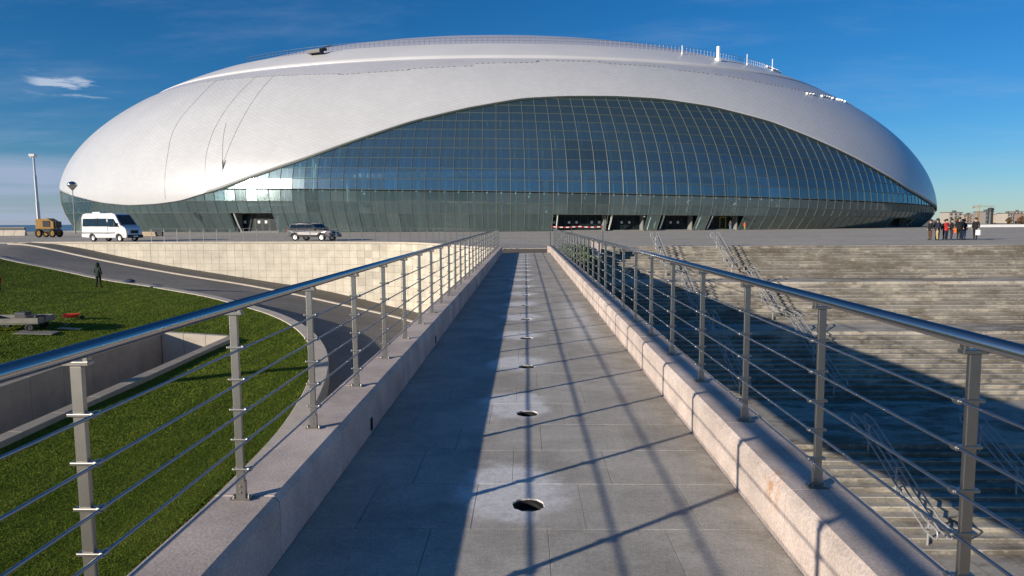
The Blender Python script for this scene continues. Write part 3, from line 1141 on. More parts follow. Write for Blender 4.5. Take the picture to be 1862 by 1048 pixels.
def bush(x, y, z, r, h, label, n=900, group=None):
    b_ = thing('bush', label, 'bush', (x, y, z), group=group)
    q = rng.normal(size=(n, 3))
    q /= np.linalg.norm(q, axis=1)[:, None]
    q *= (0.55 + 0.5 * rng.random(n) ** .5)[:, None] * (1 + .18 * np.sin(q[:, :1] * 5 + q[:, 2:3] * 4))
    q = q * np.array([r, r, h / 2]) + np.array([0, 0, h * .55])
    s = rng.uniform(.05, .10, n)
    a1 = rng.normal(size=(n, 3))
    a1 /= np.linalg.norm(a1, axis=1)[:, None]
    a2 = np.cross(a1, rng.normal(size=(n, 3)))
    a2 /= np.linalg.norm(a2, axis=1)[:, None]
    V = np.stack([q - a1 * s[:, None], q + a2 * s[:, None] * .6, q + a1 * s[:, None], q - a2 * s[:, None] * .6], 1).reshape(-1, 3)
    link('foliage', fast_mesh('foliage', V, np.arange(n * 4).reshape(-1, 4), MAT['leaf']), b_)
    mb = MB()
    for k in range(5):
        aa = k * 1.26
        mb.tube([(0, 0, -.1), (math.cos(aa) * r * .3, math.sin(aa) * r * .3, h * .3), (math.cos(aa) * r * .6, math.sin(aa) * r * .6, h * .7)], [.03, .02, .008], 5)
    mb.build('stem', MAT['stem'], b_)
    return b_


kk = 0
for (x, y, lab) in ((2.6, 42.2, 'tallest green bush beside the bridge end, next to the railing'), (3.5, 42.3, 'bright green bush between the bridge end and the pink pillar'), (2.9, 40.6, 'low green bush on the shaded bank below the bridge end'), (3.7, 40.3, 'green bush on the bank in front of the pink pillar'), (3.2, 38.4, 'lowest dark bush at the bottom of the planted bank')):
    zz0 = np.interp(y, [32.6, 38.5, 43.5], [-3.7, -1.9, -.25])
    bush(x, y, zz0 - .05, 0.62, [1.0, .95, 1.1, 1.1, 1.0][kk], lab)
    kk += 1

# stair handrails
def stair_rail(x, fl, label, group=None):
    yt, zt, yb, zb = fl
    sl = (zb - zt) / (yb - yt)
    h = thing('stair_handrail', label, 'handrail', (x, (yt + yb) / 2, (zt + zb) / 2), group=group)
    O = h.location.copy()

    def P(dx, yv, dz):
        zv = zt + (yv - yt) * sl if yb <= yv <= yt else (zt if yv > yt else zb)
        return Vector((x + dx, yv, zv + dz)) - O
    ys_ = [yt + .35, yt - .1, (yt + yb) / 2, yb + .1, yb - .35]
    for sx_ in (-.2, .2):
        top = [P(sx_, yv, .92) for yv in ys_]
        low = [P(sx_, yv, .62) for yv in ys_]
        e1 = [P(sx_, ys_[-1] - .12, .88), P(sx_, ys_[-1] - .16, .77), P(sx_, ys_[-1] - .12, .66)]
        e0 = [P(sx_, ys_[0] + .12, .66), P(sx_, ys_[0] + .16, .77), P(sx_, ys_[0] + .12, .88)]
        mb = MB()
        mb.tube(top + e1 + low[::-1] + e0, 0.027, 8, closed=True)
        mb.build('rail_loop', MAT['galvanised'], h, smooth=True)
    for yv in (yt - .25, (yt + yb) / 2, yb + .25):
        mb = MB()
        mb.tube([P(0, yv, -.12), P(0, yv, .84)], 0.030, 8)
        for dz in (.58, .84):
            mb.beam(P(-.2, yv, dz), P(.2, yv, dz), .02, .02)
        mb.lathe([(0, 0.012), (.07, 0.012), (.07, 0)], P(0, yv, -.05), 12)
        mb.build('post', MAT['galvanised'], h)
    return h


stair_rail(8.6, FL[0], 'steel stair handrail on the topmost flight, nearer to the bridge')
stair_rail(12.6, FL[0], 'steel stair handrail on the topmost flight, farther from the bridge')
stair_rail(8.9, FL[1], 'steel stair handrail on the second flight, nearer to the bridge')
stair_rail(12.8, FL[1], 'steel stair handrail on the second flight, farther from the bridge')
stair_rail(8.9, FL[2], 'steel stair handrail in the bridge shadow on the third flight, nearer to the bridge')
stair_rail(12.8, FL[2], 'steel stair handrail on the third flight crossing the edge of the bridge shadow')
stair_rail(11.2, FL[3], 'steel stair handrail on the lowest flight, ending on the sunlit steps')
stair_rail(14.8, FL[3], 'steel stair handrail on the lowest flight at the right edge of the picture')

# ================================================================ ARENA
CX, CY, DA, DB, DC, Z0, PP, QQ, KK, PHI, TAU = -7.70932, 202.33627, 116.20019, 87.74126, 42.58389, 6.03211, 2.26475, 1.84965, 0.02476, -0.00106, -0.41196


def dome(th, s):
    th, s = np.broadcast_arrays(np.asarray(th, float), np.asarray(s, float))
    ze = Z0 * (1 + TAU * np.cos(th))
    zt = Z0 + DC
    t = np.clip(s, 0, 1) * PI / 2
    r = np.where(s >= 0, np.cos(t) ** (2 / PP), 1 - KK * np.clip(-s, 0, 1) ** 1.7)
    z = np.where(s >= 0, ze + (zt - ze) * np.sin(t) ** (2 / QQ), ze * (1 + np.clip(s, -1, 0)))
    x, y = DA * r * np.cos(th), DB * r * np.sin(th)
    return np.stack([CX + x * math.cos(PHI) - y * math.sin(PHI), CY + x * math.sin(PHI) + y * math.cos(PHI), z], -1)


def dome_n(th, s):
    e = 1e-3
    du = dome(np.asarray(th) + e, s) - dome(np.asarray(th) - e, s)
    dv = dome(th, np.minimum(np.asarray(s) + e, 0.999)) - dome(th, np.asarray(s) - e)
    n = np.cross(du, dv)
    L = np.linalg.norm(n, axis=-1, keepdims=True)
    return n / np.maximum(L, 1e-9)


def off(th, s, d):
    return dome(th, s) + dome_n(th, s) * np.asarray(d)[..., None]


def s_of_z(th, z):
    ze = Z0 * (1 + TAU * np.cos(th))
    return 2 / PI * np.arcsin(np.clip((z - ze) / (Z0 + DC - ze), 0, 1) ** (QQ / 2))


BT = [-180, -172, -160, -148.4, -137.2, -131.6, -126.7, -122.2, -118.55, -113.7, -109.1, -105, -100.7, -95.96, -91.1, -86, -81.75, -76.8, -72.2, -66.4, -60.5, -54.4, -46.65, -41, -35.4, -30.6, -20, 0, 20, 60, 100, 140, 165, 180]
BS = [.13, .12, .075, .024, -.091, -.234, -.30, -.272, -.189, .014, .066, .109, .159, .212, .252, .284, .294, .299, .297, .279, .244, .186, .111, .064, .036, .019, -.05, -.15, -.05, .15, .28, .27, .18, .13]


BZ = [float(dome(rad(t_), s_)[2]) for t_, s_ in zip(BT, BS)]


def smooth_interp(x, X, Y):
    xs_ = np.linspace(-180, 180, 1441)
    ys_ = np.interp(xs_, X, Y)
    k_ = np.hanning(13)
    k_ /= k_.sum()
    ys_ = np.convolve(np.r_[ys_[-7:-1], ys_, ys_[1:7]], k_, 'valid')
    return np.interp(x, xs_, ys_)


def sb(th_deg):
    t = (np.asarray(th_deg) + 180) % 360 - 180
    z = smooth_interp(t, BT, BZ)
    a = np.radians(t)
    ze = Z0 * (1 + TAU * np.cos(a))
    return np.where(z >= ze, s_of_z(a, z), z / ze - 1)


arena = thing('arena', 'huge white domed sports arena with a curved glass front', 'arena', (0, 0, 0))
TH = np.radians(np.linspace(-180, 180, 481))
CIRC, ARC = 440.0, 106.0


def shell_patch(name, s_lo, s_hi, nrow, offs, mat, lip=0.0):
    """s_lo, s_hi arrays over TH; offs outward offset"""
    k = len(TH)
    V, UVv = [], []
    for i in range(nrow + 1):
        f = i / nrow
        s = s_lo * (1 - f) + s_hi * f
        V.append(off(TH, np.clip(s, -1, .998), np.full(k, offs)))
        UVv.append(np.stack([(TH + PI) / (2 * PI) * CIRC, s * ARC], 1))
    if lip:
        V.insert(0, off(TH, s_lo, np.full(k, offs - lip)))
        UVv.insert(0, UVv[0])
    R_ = len(V)
    V = np.concatenate(V)
    UVv = np.concatenate(UVv)
    I, J = np.meshgrid(np.arange(R_ - 1), np.arange(k - 1), indexing='ij')
    a0 = (I * k + J).ravel()
    F = np.stack([a0, a0 + 1, a0 + k + 1, a0 + k], 1)
    me = fast_mesh(name, V, F, mat)
    ul = me.uv_layers.new(name='uv')
    ul.data.foreach_set('uv', UVv[F.ravel()].astype(np.float32).ravel())
    me.polygons.foreach_set('use_smooth', [True] * len(me.polygons))
    return link(name, me, arena)


SB = sb(np.degrees(TH))
tdeg = np.degrees(TH)
# the gutter line runs in shallow steps across the front
G_T = [-180, -130, -118, -106, -105.9, -98, -97.9, -91, -90.9, -84, -83.9, -76, -75.9, -68, -67.9, -60, -54, -47, -40, -30, 0, 180]
G_Z = [28.5, 31, 30.2, 29.3, 29.0, 29.5, 29.8, 30.2, 30.8, 31.1, 31.6, 31.7, 31.3, 31.1, 30.6, 30.0, 29.0, 28.4, 28.2, 28.6, 28.6, 28.5]
gz = np.interp(tdeg, G_T, G_Z)
sG, s2, s3 = s_of_z(TH, gz), s_of_z(TH, 32.5), s_of_z(TH, 37.0)
shell_patch('shell', SB, sG, 34, 0.25, MAT['shell'], lip=0.02)
shell_patch('gutter_band', sG, s2, 4, 0.16, MAT['shell_grey'])
shell_patch('roof_band', s2, s3, 6, 0.30, MAT['shell_band'], lip=0.2)
shell_patch('roof_cap', s3, np.full_like(TH, .998), 24, 0.0, MAT['shell_cap'])
# rim ledge closing the band to the cap
mbr = MB()
va, vb = off(TH, s3, np.full(len(TH), .30)), off(TH, s3 + .004, np.full(len(TH), -.1))
mbr.add([*va, *vb], [(i, i + 1, 482 + i, 481 + i) for i in range(480)])
mbr.build('rim_ledge', MAT['shell_cap'], arena)
# dark fascia under the cladding edge
vs = []
for dlt, o in ((-.0045, -.25), (-.0045, .16), (.0005, .235), (.0005, -.25)):
    vs.append(off(TH, np.maximum(SB + dlt, -1), np.full(len(TH), o)))
mbr = MB()
mbr.add(np.concatenate(vs), [((q % 4) * 481 + i, (q % 4) * 481 + i + 1, ((q + 1) % 4) * 481 + i + 1, ((q + 1) % 4) * 481 + i) for q in range(4) for i in range(480)])
mbr.build('fascia', MAT['fascia'], arena)

# ---- glass front: panes, profiles and the structure behind them
DT = 1.18
T0 = -153.4
NCOL = 106
lines = T0 + DT * np.arange(NCOL + 1)
ss = [-1.0, -0.494, -0.195, 0.016]
while ss[-1] < 0.33:
    p0, s_ = dome(rad(-85), ss[-1]), ss[-1]
    while np.linalg.norm(dome(rad(-85), s_) - p0) < 1.85:
        s_ += .0005
    ss.append(s_)
ss = np.array(ss)
DOORS = [(-83.5, -79.6), (-78.9, -75.4), (-74.3, -70.9), (-70.1, -66.2), (-113.6, -108.0), (-43.2, -36.9)]
OPEN = [(1, -105, -103.6), (2, -105, -103.6), (1, -82.6, -79.6), (2, -82.6, -79.6), (5, -82.6, -79.6), (6, -82.6, -79.6), (7, -82.6, -79.6)]


def seen_area(P):
    q = np.array([[(Vector(p) - EYE).dot(rt), (Vector(p) - EYE).dot(up), (Vector(p) - EYE).dot(fw)] for p in P])
    x, y = q[:, 0] / q[:, 2], q[:, 1] / q[:, 2]
    return abs(0.5 * (np.dot(x, np.roll(y, 1)) - np.dot(y, np.roll(x, 1))))


def pane_geo(ta, tb, sa, sb_):
    du, dv = .018 / 1.18 * (tb - ta), .018 * (sb_ - sa)
    th4 = np.radians([ta + du, tb - du, tb - du, ta + du])
    s4 = np.array([sa + dv, sa + dv, sb_ - dv, sb_ - dv])
    jit = random.uniform(-.012, .012) * np.array([1, -1, -1, 1]) + random.uniform(-.012, .012) * np.array([1, 1, -1, -1])
    o4 = off(th4, s4, jit)
    i4 = off(th4, s4, jit - .04)
    return np.concatenate([o4, i4]), [(0, 1, 2, 3), (4, 7, 6, 5), (0, 4, 5, 1), (1, 5, 6, 2), (2, 6, 7, 3), (3, 7, 4, 0)]


panes = []
for i in range(NCOL):
    ta, tb = lines[i], lines[i + 1]
    tm = (ta + tb) / 2
    smax = max(sb(ta), sb(tb))
    for j in range(len(ss) - 1):
        if ss[j] >= smax - .004:
            break
        if j == 0 and any(a <= tm <= b for a, b in DOORS):
            continue
        dark = any(j == r_ and a <= tm <= b for r_, a, b in OPEN)
        V, F = pane_geo(ta, tb, ss[j], min(ss[j + 1], smax + .004))
        panes.append((seen_area(V[:4]) + (1 if dark else 0), V, F))
panes.sort(key=lambda q: -q[0])
for A_, V, F in panes[:296]:
    mb = MB()
    c = V.mean(0)
    mb.add(V - c, F)
    o = link('glass_pane', mb.mesh('glass_pane', MAT['clear_glass'] if A_ > 1 else MAT['glass']), arena, c)
    if A_ > 1:
        o['label'] = 'darker clear glass pane'
rest = MB()
for _, V, F in panes[296:]:
    rest.add(V, F)
# panes round the back, coarser
for ta in np.arange(lines[-1], lines[0] + 360 - .01, 4.0):
    tb = min(ta + 4.0, lines[0] + 360)
    for j in range(len(ss) - 1):
        smax = max(sb(ta), sb(tb))
        if ss[j] < smax:
            V, F = pane_geo(ta, tb, ss[j], min(ss[j + 1], smax + .004))
            rest.add(V, F)
o = rest.build('glass_panes', MAT['glass'], arena)
o['kind'] = 'stuff'

for i, ta in enumerate(lines):
    sm = float(sb(ta)) + .006
    bot = ss[1] if any(a < ta - .5 and ta + .5 < b for a, b in DOORS) else -1.0
    s_ = np.unique(np.clip(np.r_[ss[ss < sm], sm], bot, sm))
    t_ = np.full(len(s_), rad(ta))
    mb = MB()
    mb.tube(off(t_, s_, np.full(len(s_), .03)), .048, 4)
    mb.build('mullion', MAT['mullion'], arena)
    # pale rib standing behind the glass
    sf = np.linspace(bot, sm, max(4, int((sm + 1) / .09)))
    mb = MB()
    big = (i % 4 == 1)
    tf = np.full(len(sf), rad(ta + .42))
    if sm > 0.0:
        mb.tube(off(tf, sf, np.full(len(sf), -.40)), .15, 4)
        if big:
            inn = off(tf, sf, np.full(len(sf), -1.7))
            mb.tube(inn, .24, 6)
            outp = off(tf, sf, np.full(len(sf), -.6))
            for q in range(0, len(sf) - 1):
                mb.tube([outp[q], inn[q + 1]] if q % 2 else [inn[q], outp[q + 1]], .11, 4)
        mb.build('truss' if big else 'rib', MAT['rib'], arena)
for j, s0 in enumerate(ss[1:]):
    tt = np.linspace(lines[0], lines[-1], NCOL * 2 + 1)
    inside = sb(tt) > s0 - .003
    mb, run = MB(), []
    for t_, ok_ in zip(list(tt) + [999], list(inside) + [False]):
        if ok_:
            run.append(t_)
        elif len(run) > 2:
            a_ = np.radians(run)
            mb.tube(off(a_, np.full(len(a_), s0), np.full(len(a_), .035)), .05, 4)
            run = []
        else:
            run = []
    if mb.v:
        mb.build('transom', MAT['mullion'], arena)
    if j > 2:
        tz = np.radians(tt[inside])
        if len(tz) > 2:
            mb = MB()
            mb.tube(off(tz, np.full(len(tz), s0 + .004), np.full(len(tz), -.45)), .09, 4)
            mb.build('purlin', MAT['rib'], arena)
# plinth, floors and inner bowl
ring = np.radians(np.linspace(-180, 180, 241))


def ellring(d, z):
    return np.stack([CX + (DA - d) * np.cos(ring), CY + (DB - d) * np.sin(ring), np.full(len(ring), z)], 1)


def ring_sheet(name, rings, mat):
    mb = MB()
    k = len(ring)
    mb.add(np.concatenate(rings), [(q * k + i, q * k + i + 1, (q + 1) * k + i + 1, (q + 1) * k + i) for q in range(len(rings) - 1) for i in range(k - 1)])
    return mb.build(name, mat, arena)


ring_sheet('plinth', [ellring(2.62, 0.0), ellring(2.62, .14), ellring(4.5, .14)], MAT['slab'])
ring_sheet('gallery_floor', [ellring(22, 4.75), ellring(4.2, 4.75), ellring(4.2, 5.2), ellring(22, 5.2)], MAT['slab'])
ring_sheet('balcony', [ellring(24, 9.7), ellring(7.5, 9.7), ellring(7.5, 10.6), ellring(8.0, 10.6), ellring(8.0, 9.9), ellring(24, 9.9)], MAT['rib'])
ring_sheet('bowl_wall', [ellring(17, 0.0), ellring(17, 10), ellring(12, 17), ellring(13, 25), ellring(40, 27)], MAT['core'])
for ta in np.arange(-150, -30, 4.72):
    mb = MB()
    a_ = rad(ta)
    x, y = CX + (DA - 7) * math.cos(a_), CY + (DB - 7) * math.sin(a_)
    mb.tube([(x, y, 0.1), (x, y, 9.7)], .28, 8)
    mb.build('column', MAT['rib'], arena)

# ---- entrance portals
for n_, (a, b_) in enumerate(DOORS):
    ca, cb = [t_ for t_ in lines if a - .75 <= t_ <= b_ + .75][0], None
    cols_in = [(lines[i], lines[i + 1]) for i in range(NCOL) if a <= (lines[i] + lines[i + 1]) / 2 <= b_]
    ta, tb = cols_in[0][0], cols_in[-1][1]
    ta_, tb_ = rad(ta), rad(tb)
    zt = float(dome(rad((ta + tb) / 2), ss[1])[2])
    zf = 0.10
    A, B = Vector(dome(ta_, -.99)), Vector(dome(tb_, -.99))
    A.z = B.z = 0
    dirv = (B - A).normalized()
    inw = Vector((-dirv.y, dirv.x, 0))
    if inw.dot(Vector((CX, CY, 0)) - A) < 0:
        inw = -inw
    L = (B - A).length
    rz = math.atan2(dirv.y, dirv.x)
    ent = link('entrance', None, arena)
    # dark back wall, cheeks and canopy
    mb = MB()
    mb.box((A + B) / 2 + inw * 2.4 + Vector((0, 0, zt / 2)), (L, .12, zt), rz)
    mb.build('back_wall', MAT['black_plastic'], ent)
    for P_, sg in ((A, 1), (B, -1)):
        mb = MB()
        mb.box(P_ + inw * .95 + dirv * sg * .12 + Vector((0, 0, zt / 2 - .05)), (.16, 1.9, zt - .1), rz)
        mb.build('cheek', MAT['slab'], ent)
    mb = MB()
    mb.box((A + B) / 2 + inw * .8 + Vector((0, 0, zt - .03)), (L + .2, 1.9, .22), rz)
    mb.build('canopy', MAT['mullion'], ent)
    nd = max(3, int(L / 1.3))
    for q in range(nd):
        c = A + dirv * (L * (q + .5) / nd) + inw * 1.55
        w_ = L / nd - .08
        dm = MB()
        hh = zt - .35
        for dx in (-w_ / 2 + .05, w_ / 2 - .05):
            dm.box((dx, 0, hh / 2), (.1, .07, hh))
        dm.box((0, 0, hh - .05), (w_ - .2, .07, .1))
        dm.box((0, 0, .1), (w_ - .2, .07, .2))
        special = (n_ == 0 and q == 0) or (n_ == 3 and q == nd - 2)
        dd_ = link('door', dm.mesh('door', MAT['yellow_frame'] if special else MAT['dark_steel']), ent, c + Vector((0, 0, zf)), rz)
        if special:
            dd_['label'] = 'door with a yellow frame'
        gm = MB()
        gm.box((0, 0.0, hh / 2 + .05), (w_ - .22, .02, hh - .32))
        link('door_glass', gm.mesh('door_glass', MAT['door_glass']), ent, c + Vector((0, 0, zf)), rz)
        if n_ in (0, 1, 2, 4) and q % 3 != 1:
            nm = MB()
            nm.box((0, -.03, 0), (.42, .012, .42) if n_ < 4 else (.5, .012, .5))
            link('notice', nm.mesh('notice', MAT['white_steel']), ent, c + Vector((0, 0, zf + hh * .56)), rz)

# ---- things on the roof
gm = MB()
for ta in np.arange(-128, -28, .62):
    if random.random() < .22:
        continue
    z_ = np.interp(ta, G_T, G_Z)
    s_ = s_of_z(rad(ta), z_)
    P_ = off(rad(ta), s_, .30)
    P2 = off(rad(ta + .3), s_of_z(rad(ta + .3), np.interp(ta + .3, G_T, G_Z)), .30)
    gm.beam(P_, P2, .12, .12)
o = gm.build('gutter_vents', MAT['slab'], arena)
o['kind'] = 'stuff'
rm = MB()
tt = np.radians(np.arange(-131, -30, .75))
base = off(tt, s_of_z(tt, 37.0), np.full(len(tt), .3))
for P_ in base:
    rm.tube([P_, P_ + np.array([0, 0, 1.15])], .035, 4)
for hz in (.6, 1.15):
    rm.tube(base + np.array([0, 0, hz]), .03, 4)
o = rm.build('rim_railing', MAT['steel'], arena)
for pts in ([(-115.08, .3942), (-113.81, .2816), (-113.39, .1815), (-113.56, .0914)], [(-118.04, .4018), (-116.94, .3091), (-116.43, .2115), (-115.84, .1089), (-115.16, .0238)], [(-125.23, .3992), (-123.03, .3116), (-122.61, .2215), (-120.49, .0939), (-120.49, -.1464)], [(-115.33, .219), (-113.56, .0964), (-113.47, .0413)]):
    P2 = smooth_poly(pts, 2)
    mb = MB()
    mb.tube(off(np.radians(P2[:, 0]), P2[:, 1], np.full(len(P2), .30)), .022, 5)
    mb.build('hanging_rope', MAT['galvanised'], arena)
mb = MB()
P_ = off(rad(-113.5), .088, .42)
mb.lathe([(0, -.9), (.09, -.7), (.12, .4), (.05, 1.0), (0, 1.05)], P_, 8)
mb.build('rope_bundle', MAT['dark_steel'], arena)
for ta, s_, hh, r_ in ((-60.44, .5344, 1.9, .10), (-54.6, .5194, 3.0, .38), (-47.41, .5244, 2.4, .10), (-38.36, .5319, 2.8, .10)):
    P_ = Vector(off(rad(ta), s_ - .01, 0.2))
    mb = MB()
    mb.tube([P_, P_ + Vector((0, 0, hh))], r_, 8)
    mb.tube([P_ - Vector((0, 0, .2)), P_ + Vector((0, 0, .5))], r_ * 2.0, 8)
    mb.build('roof_mast', MAT['white_steel'], arena)
mb = MB()
P_ = Vector(off(rad(-114.2), .50, .5))
mb.box(P_ + Vector((0, 0, .5)), (3.2, 1.4, .7), rz=-.4)
mb.box(P_ + Vector((1.8, .3, 1.0)), (1.0, .5, .5), rz=.3)
mb.tube([P_ + Vector((0, 0, .8)), P_ + Vector((3.5, -.5, 1.6))], .12, 6)
mb.build('roof_winch', MAT['dark_steel'], arena)
for ta in (-47.6, -46.8, -46.0, -43.6, -43.0, -42.2, -41.4, -40.2, -38.5, -37.5, -36.4, -35.0):
    P_ = Vector(off(rad(ta), .375 + (ta + 47) * .0008, .5))
    mb = MB()
    mb.box(P_ - Vector((0, 0, .2)), (random.uniform(.35, .9), .5, .4), rz=rad(ta + 90))
    mb.build('roof_light', MAT['white_steel'], arena)
for ta in np.arange(-36, -28.5, .9):
    P_ = Vector(off(rad(ta), s_of_z(rad(ta), 36.9), .6))
    mb = MB()
    mb.box(P_ + Vector((0, 0, .25)), (random.uniform(.5, 1.1), .6, random.uniform(.3, .6)), rz=rad(ta + 90))
    mb.build('roof_unit', MAT['white_steel'], arena)

# ================================================================ VEHICLES AND SMALL THINGS


def vehicle_body(side, hw, rail=None):
    """side: closed (x,z) outline, hw(z): half width -> bmesh-able MB"""
    mb = MB()
    n = len(side)
    L_ = [(x, hw(z, x), z) for x, z in side]
    R_ = [(x, -hw(z, x), z) for x, z in side]
    mb.add(L_ + R_, [tuple(range(n)), tuple(range(2 * n - 1, n - 1, -1))] + [(i, (i + 1) % n, n + (i + 1) % n, n + i) for i in range(n)])
    return mb


def arch(xc, r, zb, n=7):
    return [(xc + r * math.cos(a), zb + r * math.sin(a)) for a in np.linspace(PI, 0, n)]


def panel(mb, pts, hw, side, thick=.012, mi=0):
    """thin pane following the flank; pts (x,z)"""
    n = len(pts)
    o = [(x, side * (hw(z, x) + thick), z) for x, z in pts]
    i_ = [(x, side * (hw(z, x) - .02), z) for x, z in pts]
    mb.add(o + i_, [tuple(range(n)), tuple(range(2 * n - 1, n - 1, -1))] + [(k, (k + 1) % n, n + (k + 1) % n, n + k) for k in range(n)], mi)


def slab_quad(mb, P4, thick):
    P4 = [Vector(p) for p in P4]
    nrm = (P4[1] - P4[0]).cross(P4[3] - P4[0]).normalized()
    mb.add([p + nrm * thick for p in P4] + [p - nrm * .02 for p in P4], [(0, 1, 2, 3), (7, 6, 5, 4), (0, 4, 5, 1), (1, 5, 6, 2), (2, 6, 7, 3), (3, 7, 4, 0)])


def wheel(parent, x, y, r, w, rimmat):
    wh = link('wheel', None, parent, (x, y, r))
    mb = MB()
    mb.lathe([(r * .62, -w / 2), (r * .93, -w / 2), (r, -w * .32), (r, w * .32), (r * .93, w / 2), (r * .62, w / 2)], n=20, axis='Y')
    mb.build('tyre', MAT['rubber'], wh, smooth=True)
    mb = MB()
    mb.lathe([(0, -w * .40), (r * .2, -w * .42), (r * .30, -w * .28), (r * .58, -w * .30), (r * .64, -w * .45), (r * .64, w * .45), (r * .58, w * .30), (r * .3, w * .28), (r * .2, w * .42), (0, w * .40)], n=20, axis='Y')
    mb.build('rim', rimmat, wh)


# ---- white van
def hw_van(z, x=0):
    return np.interp(z, [.3, .7, 1.3, 2.3, 2.65], [.93, .985, .985, .90, .80]) - max(0, x - 2.2) * .16


van = thing('van', 'white high roofed passenger van parked on the plaza above the retaining wall', 'van', (-39.6, 64.9, 0), rad(-19))
side = [(-2.86, .42), (-2.88, 1.2), (-2.82, 2.30), (-2.70, 2.60), (-2.4, 2.68), (1.05, 2.68), (1.45, 2.56), (2.22, 1.56), (2.72, 1.30), (2.84, 1.02), (2.88, .36)] + arch(1.95, .42, .36)[::-1] + arch(-1.45, .42, .36)[::-1]
vehicle_body(side, hw_van).build('body', MAT['white_paint'], van, bevel=.05, seg=3)
for sd in (1, -1):
    for (a, b_) in ((-2.62, -1.72), (-1.66, -.70), (-.64, .42)):
        mb = MB()
        panel(mb, [(a, 1.45), (b_, 1.45), (b_, 2.18), (a + .03, 2.18)], hw_van, sd)
        mb.build('side_window', MAT['car_glass'], van)
    mb = MB()
    panel(mb, [(.62, 1.42), (1.86, 1.42), (1.80, 1.66), (1.34, 2.16), (.62, 2.16)], hw_van, sd)
    mb.build('cab_window', MAT['car_glass'], van)
    mb = MB()
    panel(mb, [(-2.8, .78), (-1.0, .78), (1.5, .78), (1.5, .88), (-2.8, .88)], hw_van, sd, .022)
    mb.build('rub_strip', MAT['grey_paint'], van)
    for xx_ in (.52, -.68):
        mb = MB()
        panel(mb, [(xx_ - .008, .5), (xx_ + .008, .5), (xx_ + .008, 2.3), (xx_ - .008, 2.3)], hw_van, sd, .003)
        mb.build('door_seam', MAT['dark_steel'], van)
    mb = MB()
    mb.box((1.75, sd * 1.12, 1.62), (.16, .20, .36))
    mb.beam((1.72, sd * .93, 1.5), (1.75, sd * 1.08, 1.55), .05, .06)
    mb.build('mirror', MAT['black_plastic'], van, bevel=.03)
    mb = MB()
    slab_quad(mb, [(2.76, sd * .86, 1.02), (2.80, sd * .48, .92), (2.70, sd * .52, 1.22), (2.60, sd * .84, 1.30)] if sd < 0 else [(2.80, sd * .48, .92), (2.76, sd * .86, 1.02), (2.60, sd * .84, 1.30), (2.70, sd * .52, 1.22)], .05)
    mb.build('headlight', MAT['lamp_glass'], van)
    mb = MB()
    mb.box((-2.87, sd * .84, 1.15), (.05, .12, .5))
    mb.build('tail_lamp', MAT['red_lamp'], van)
    for wx in (1.95, -1.45):
        wheel(van, wx, sd * .80, .345, .22, MAT['alloy'])
mb = MB()
slab_quad(mb, [(2.235, -.80, 1.60), (2.235, .80, 1.60), (1.53, .74, 2.50), (1.53, -.74, 2.50)], .02)
mb.build('windscreen', MAT['car_glass'], van)
mb = MB()
mb.box((2.86, 0, .92), (.06, .82, .30))
for k in range(4):
    mb.box((2.895, 0, .82 + .07 * k), (.02, .80, .018))
mb.build('grille', MAT['black_plastic'], van)
mb = MB()
mb.box((2.88, 0, .50), (.22, 1.72, .30))
mb.build('bumper', MAT['black_plastic'], van, bevel=.05)
mb = MB()
mb.box((2.99, 0, .50), (.015, .52, .11))
mb.build('number_plate', MAT['white_steel'], van)
mb = MB()
mb.box((-1.5, 0, 2.74), (1.0, .75, .16))
mb.build('roof_vent', MAT['white_paint'], van, bevel=.04)

# ---- silver and dark off-road car
def hw_suv(z, x=0):
    return np.interp(z, [.3, .6, 1.0, 1.15, 1.75], [.86, .92, .92, .88, .70]) - max(0, x - 1.9) * .22 - max(0, -x - 2.0) * .2


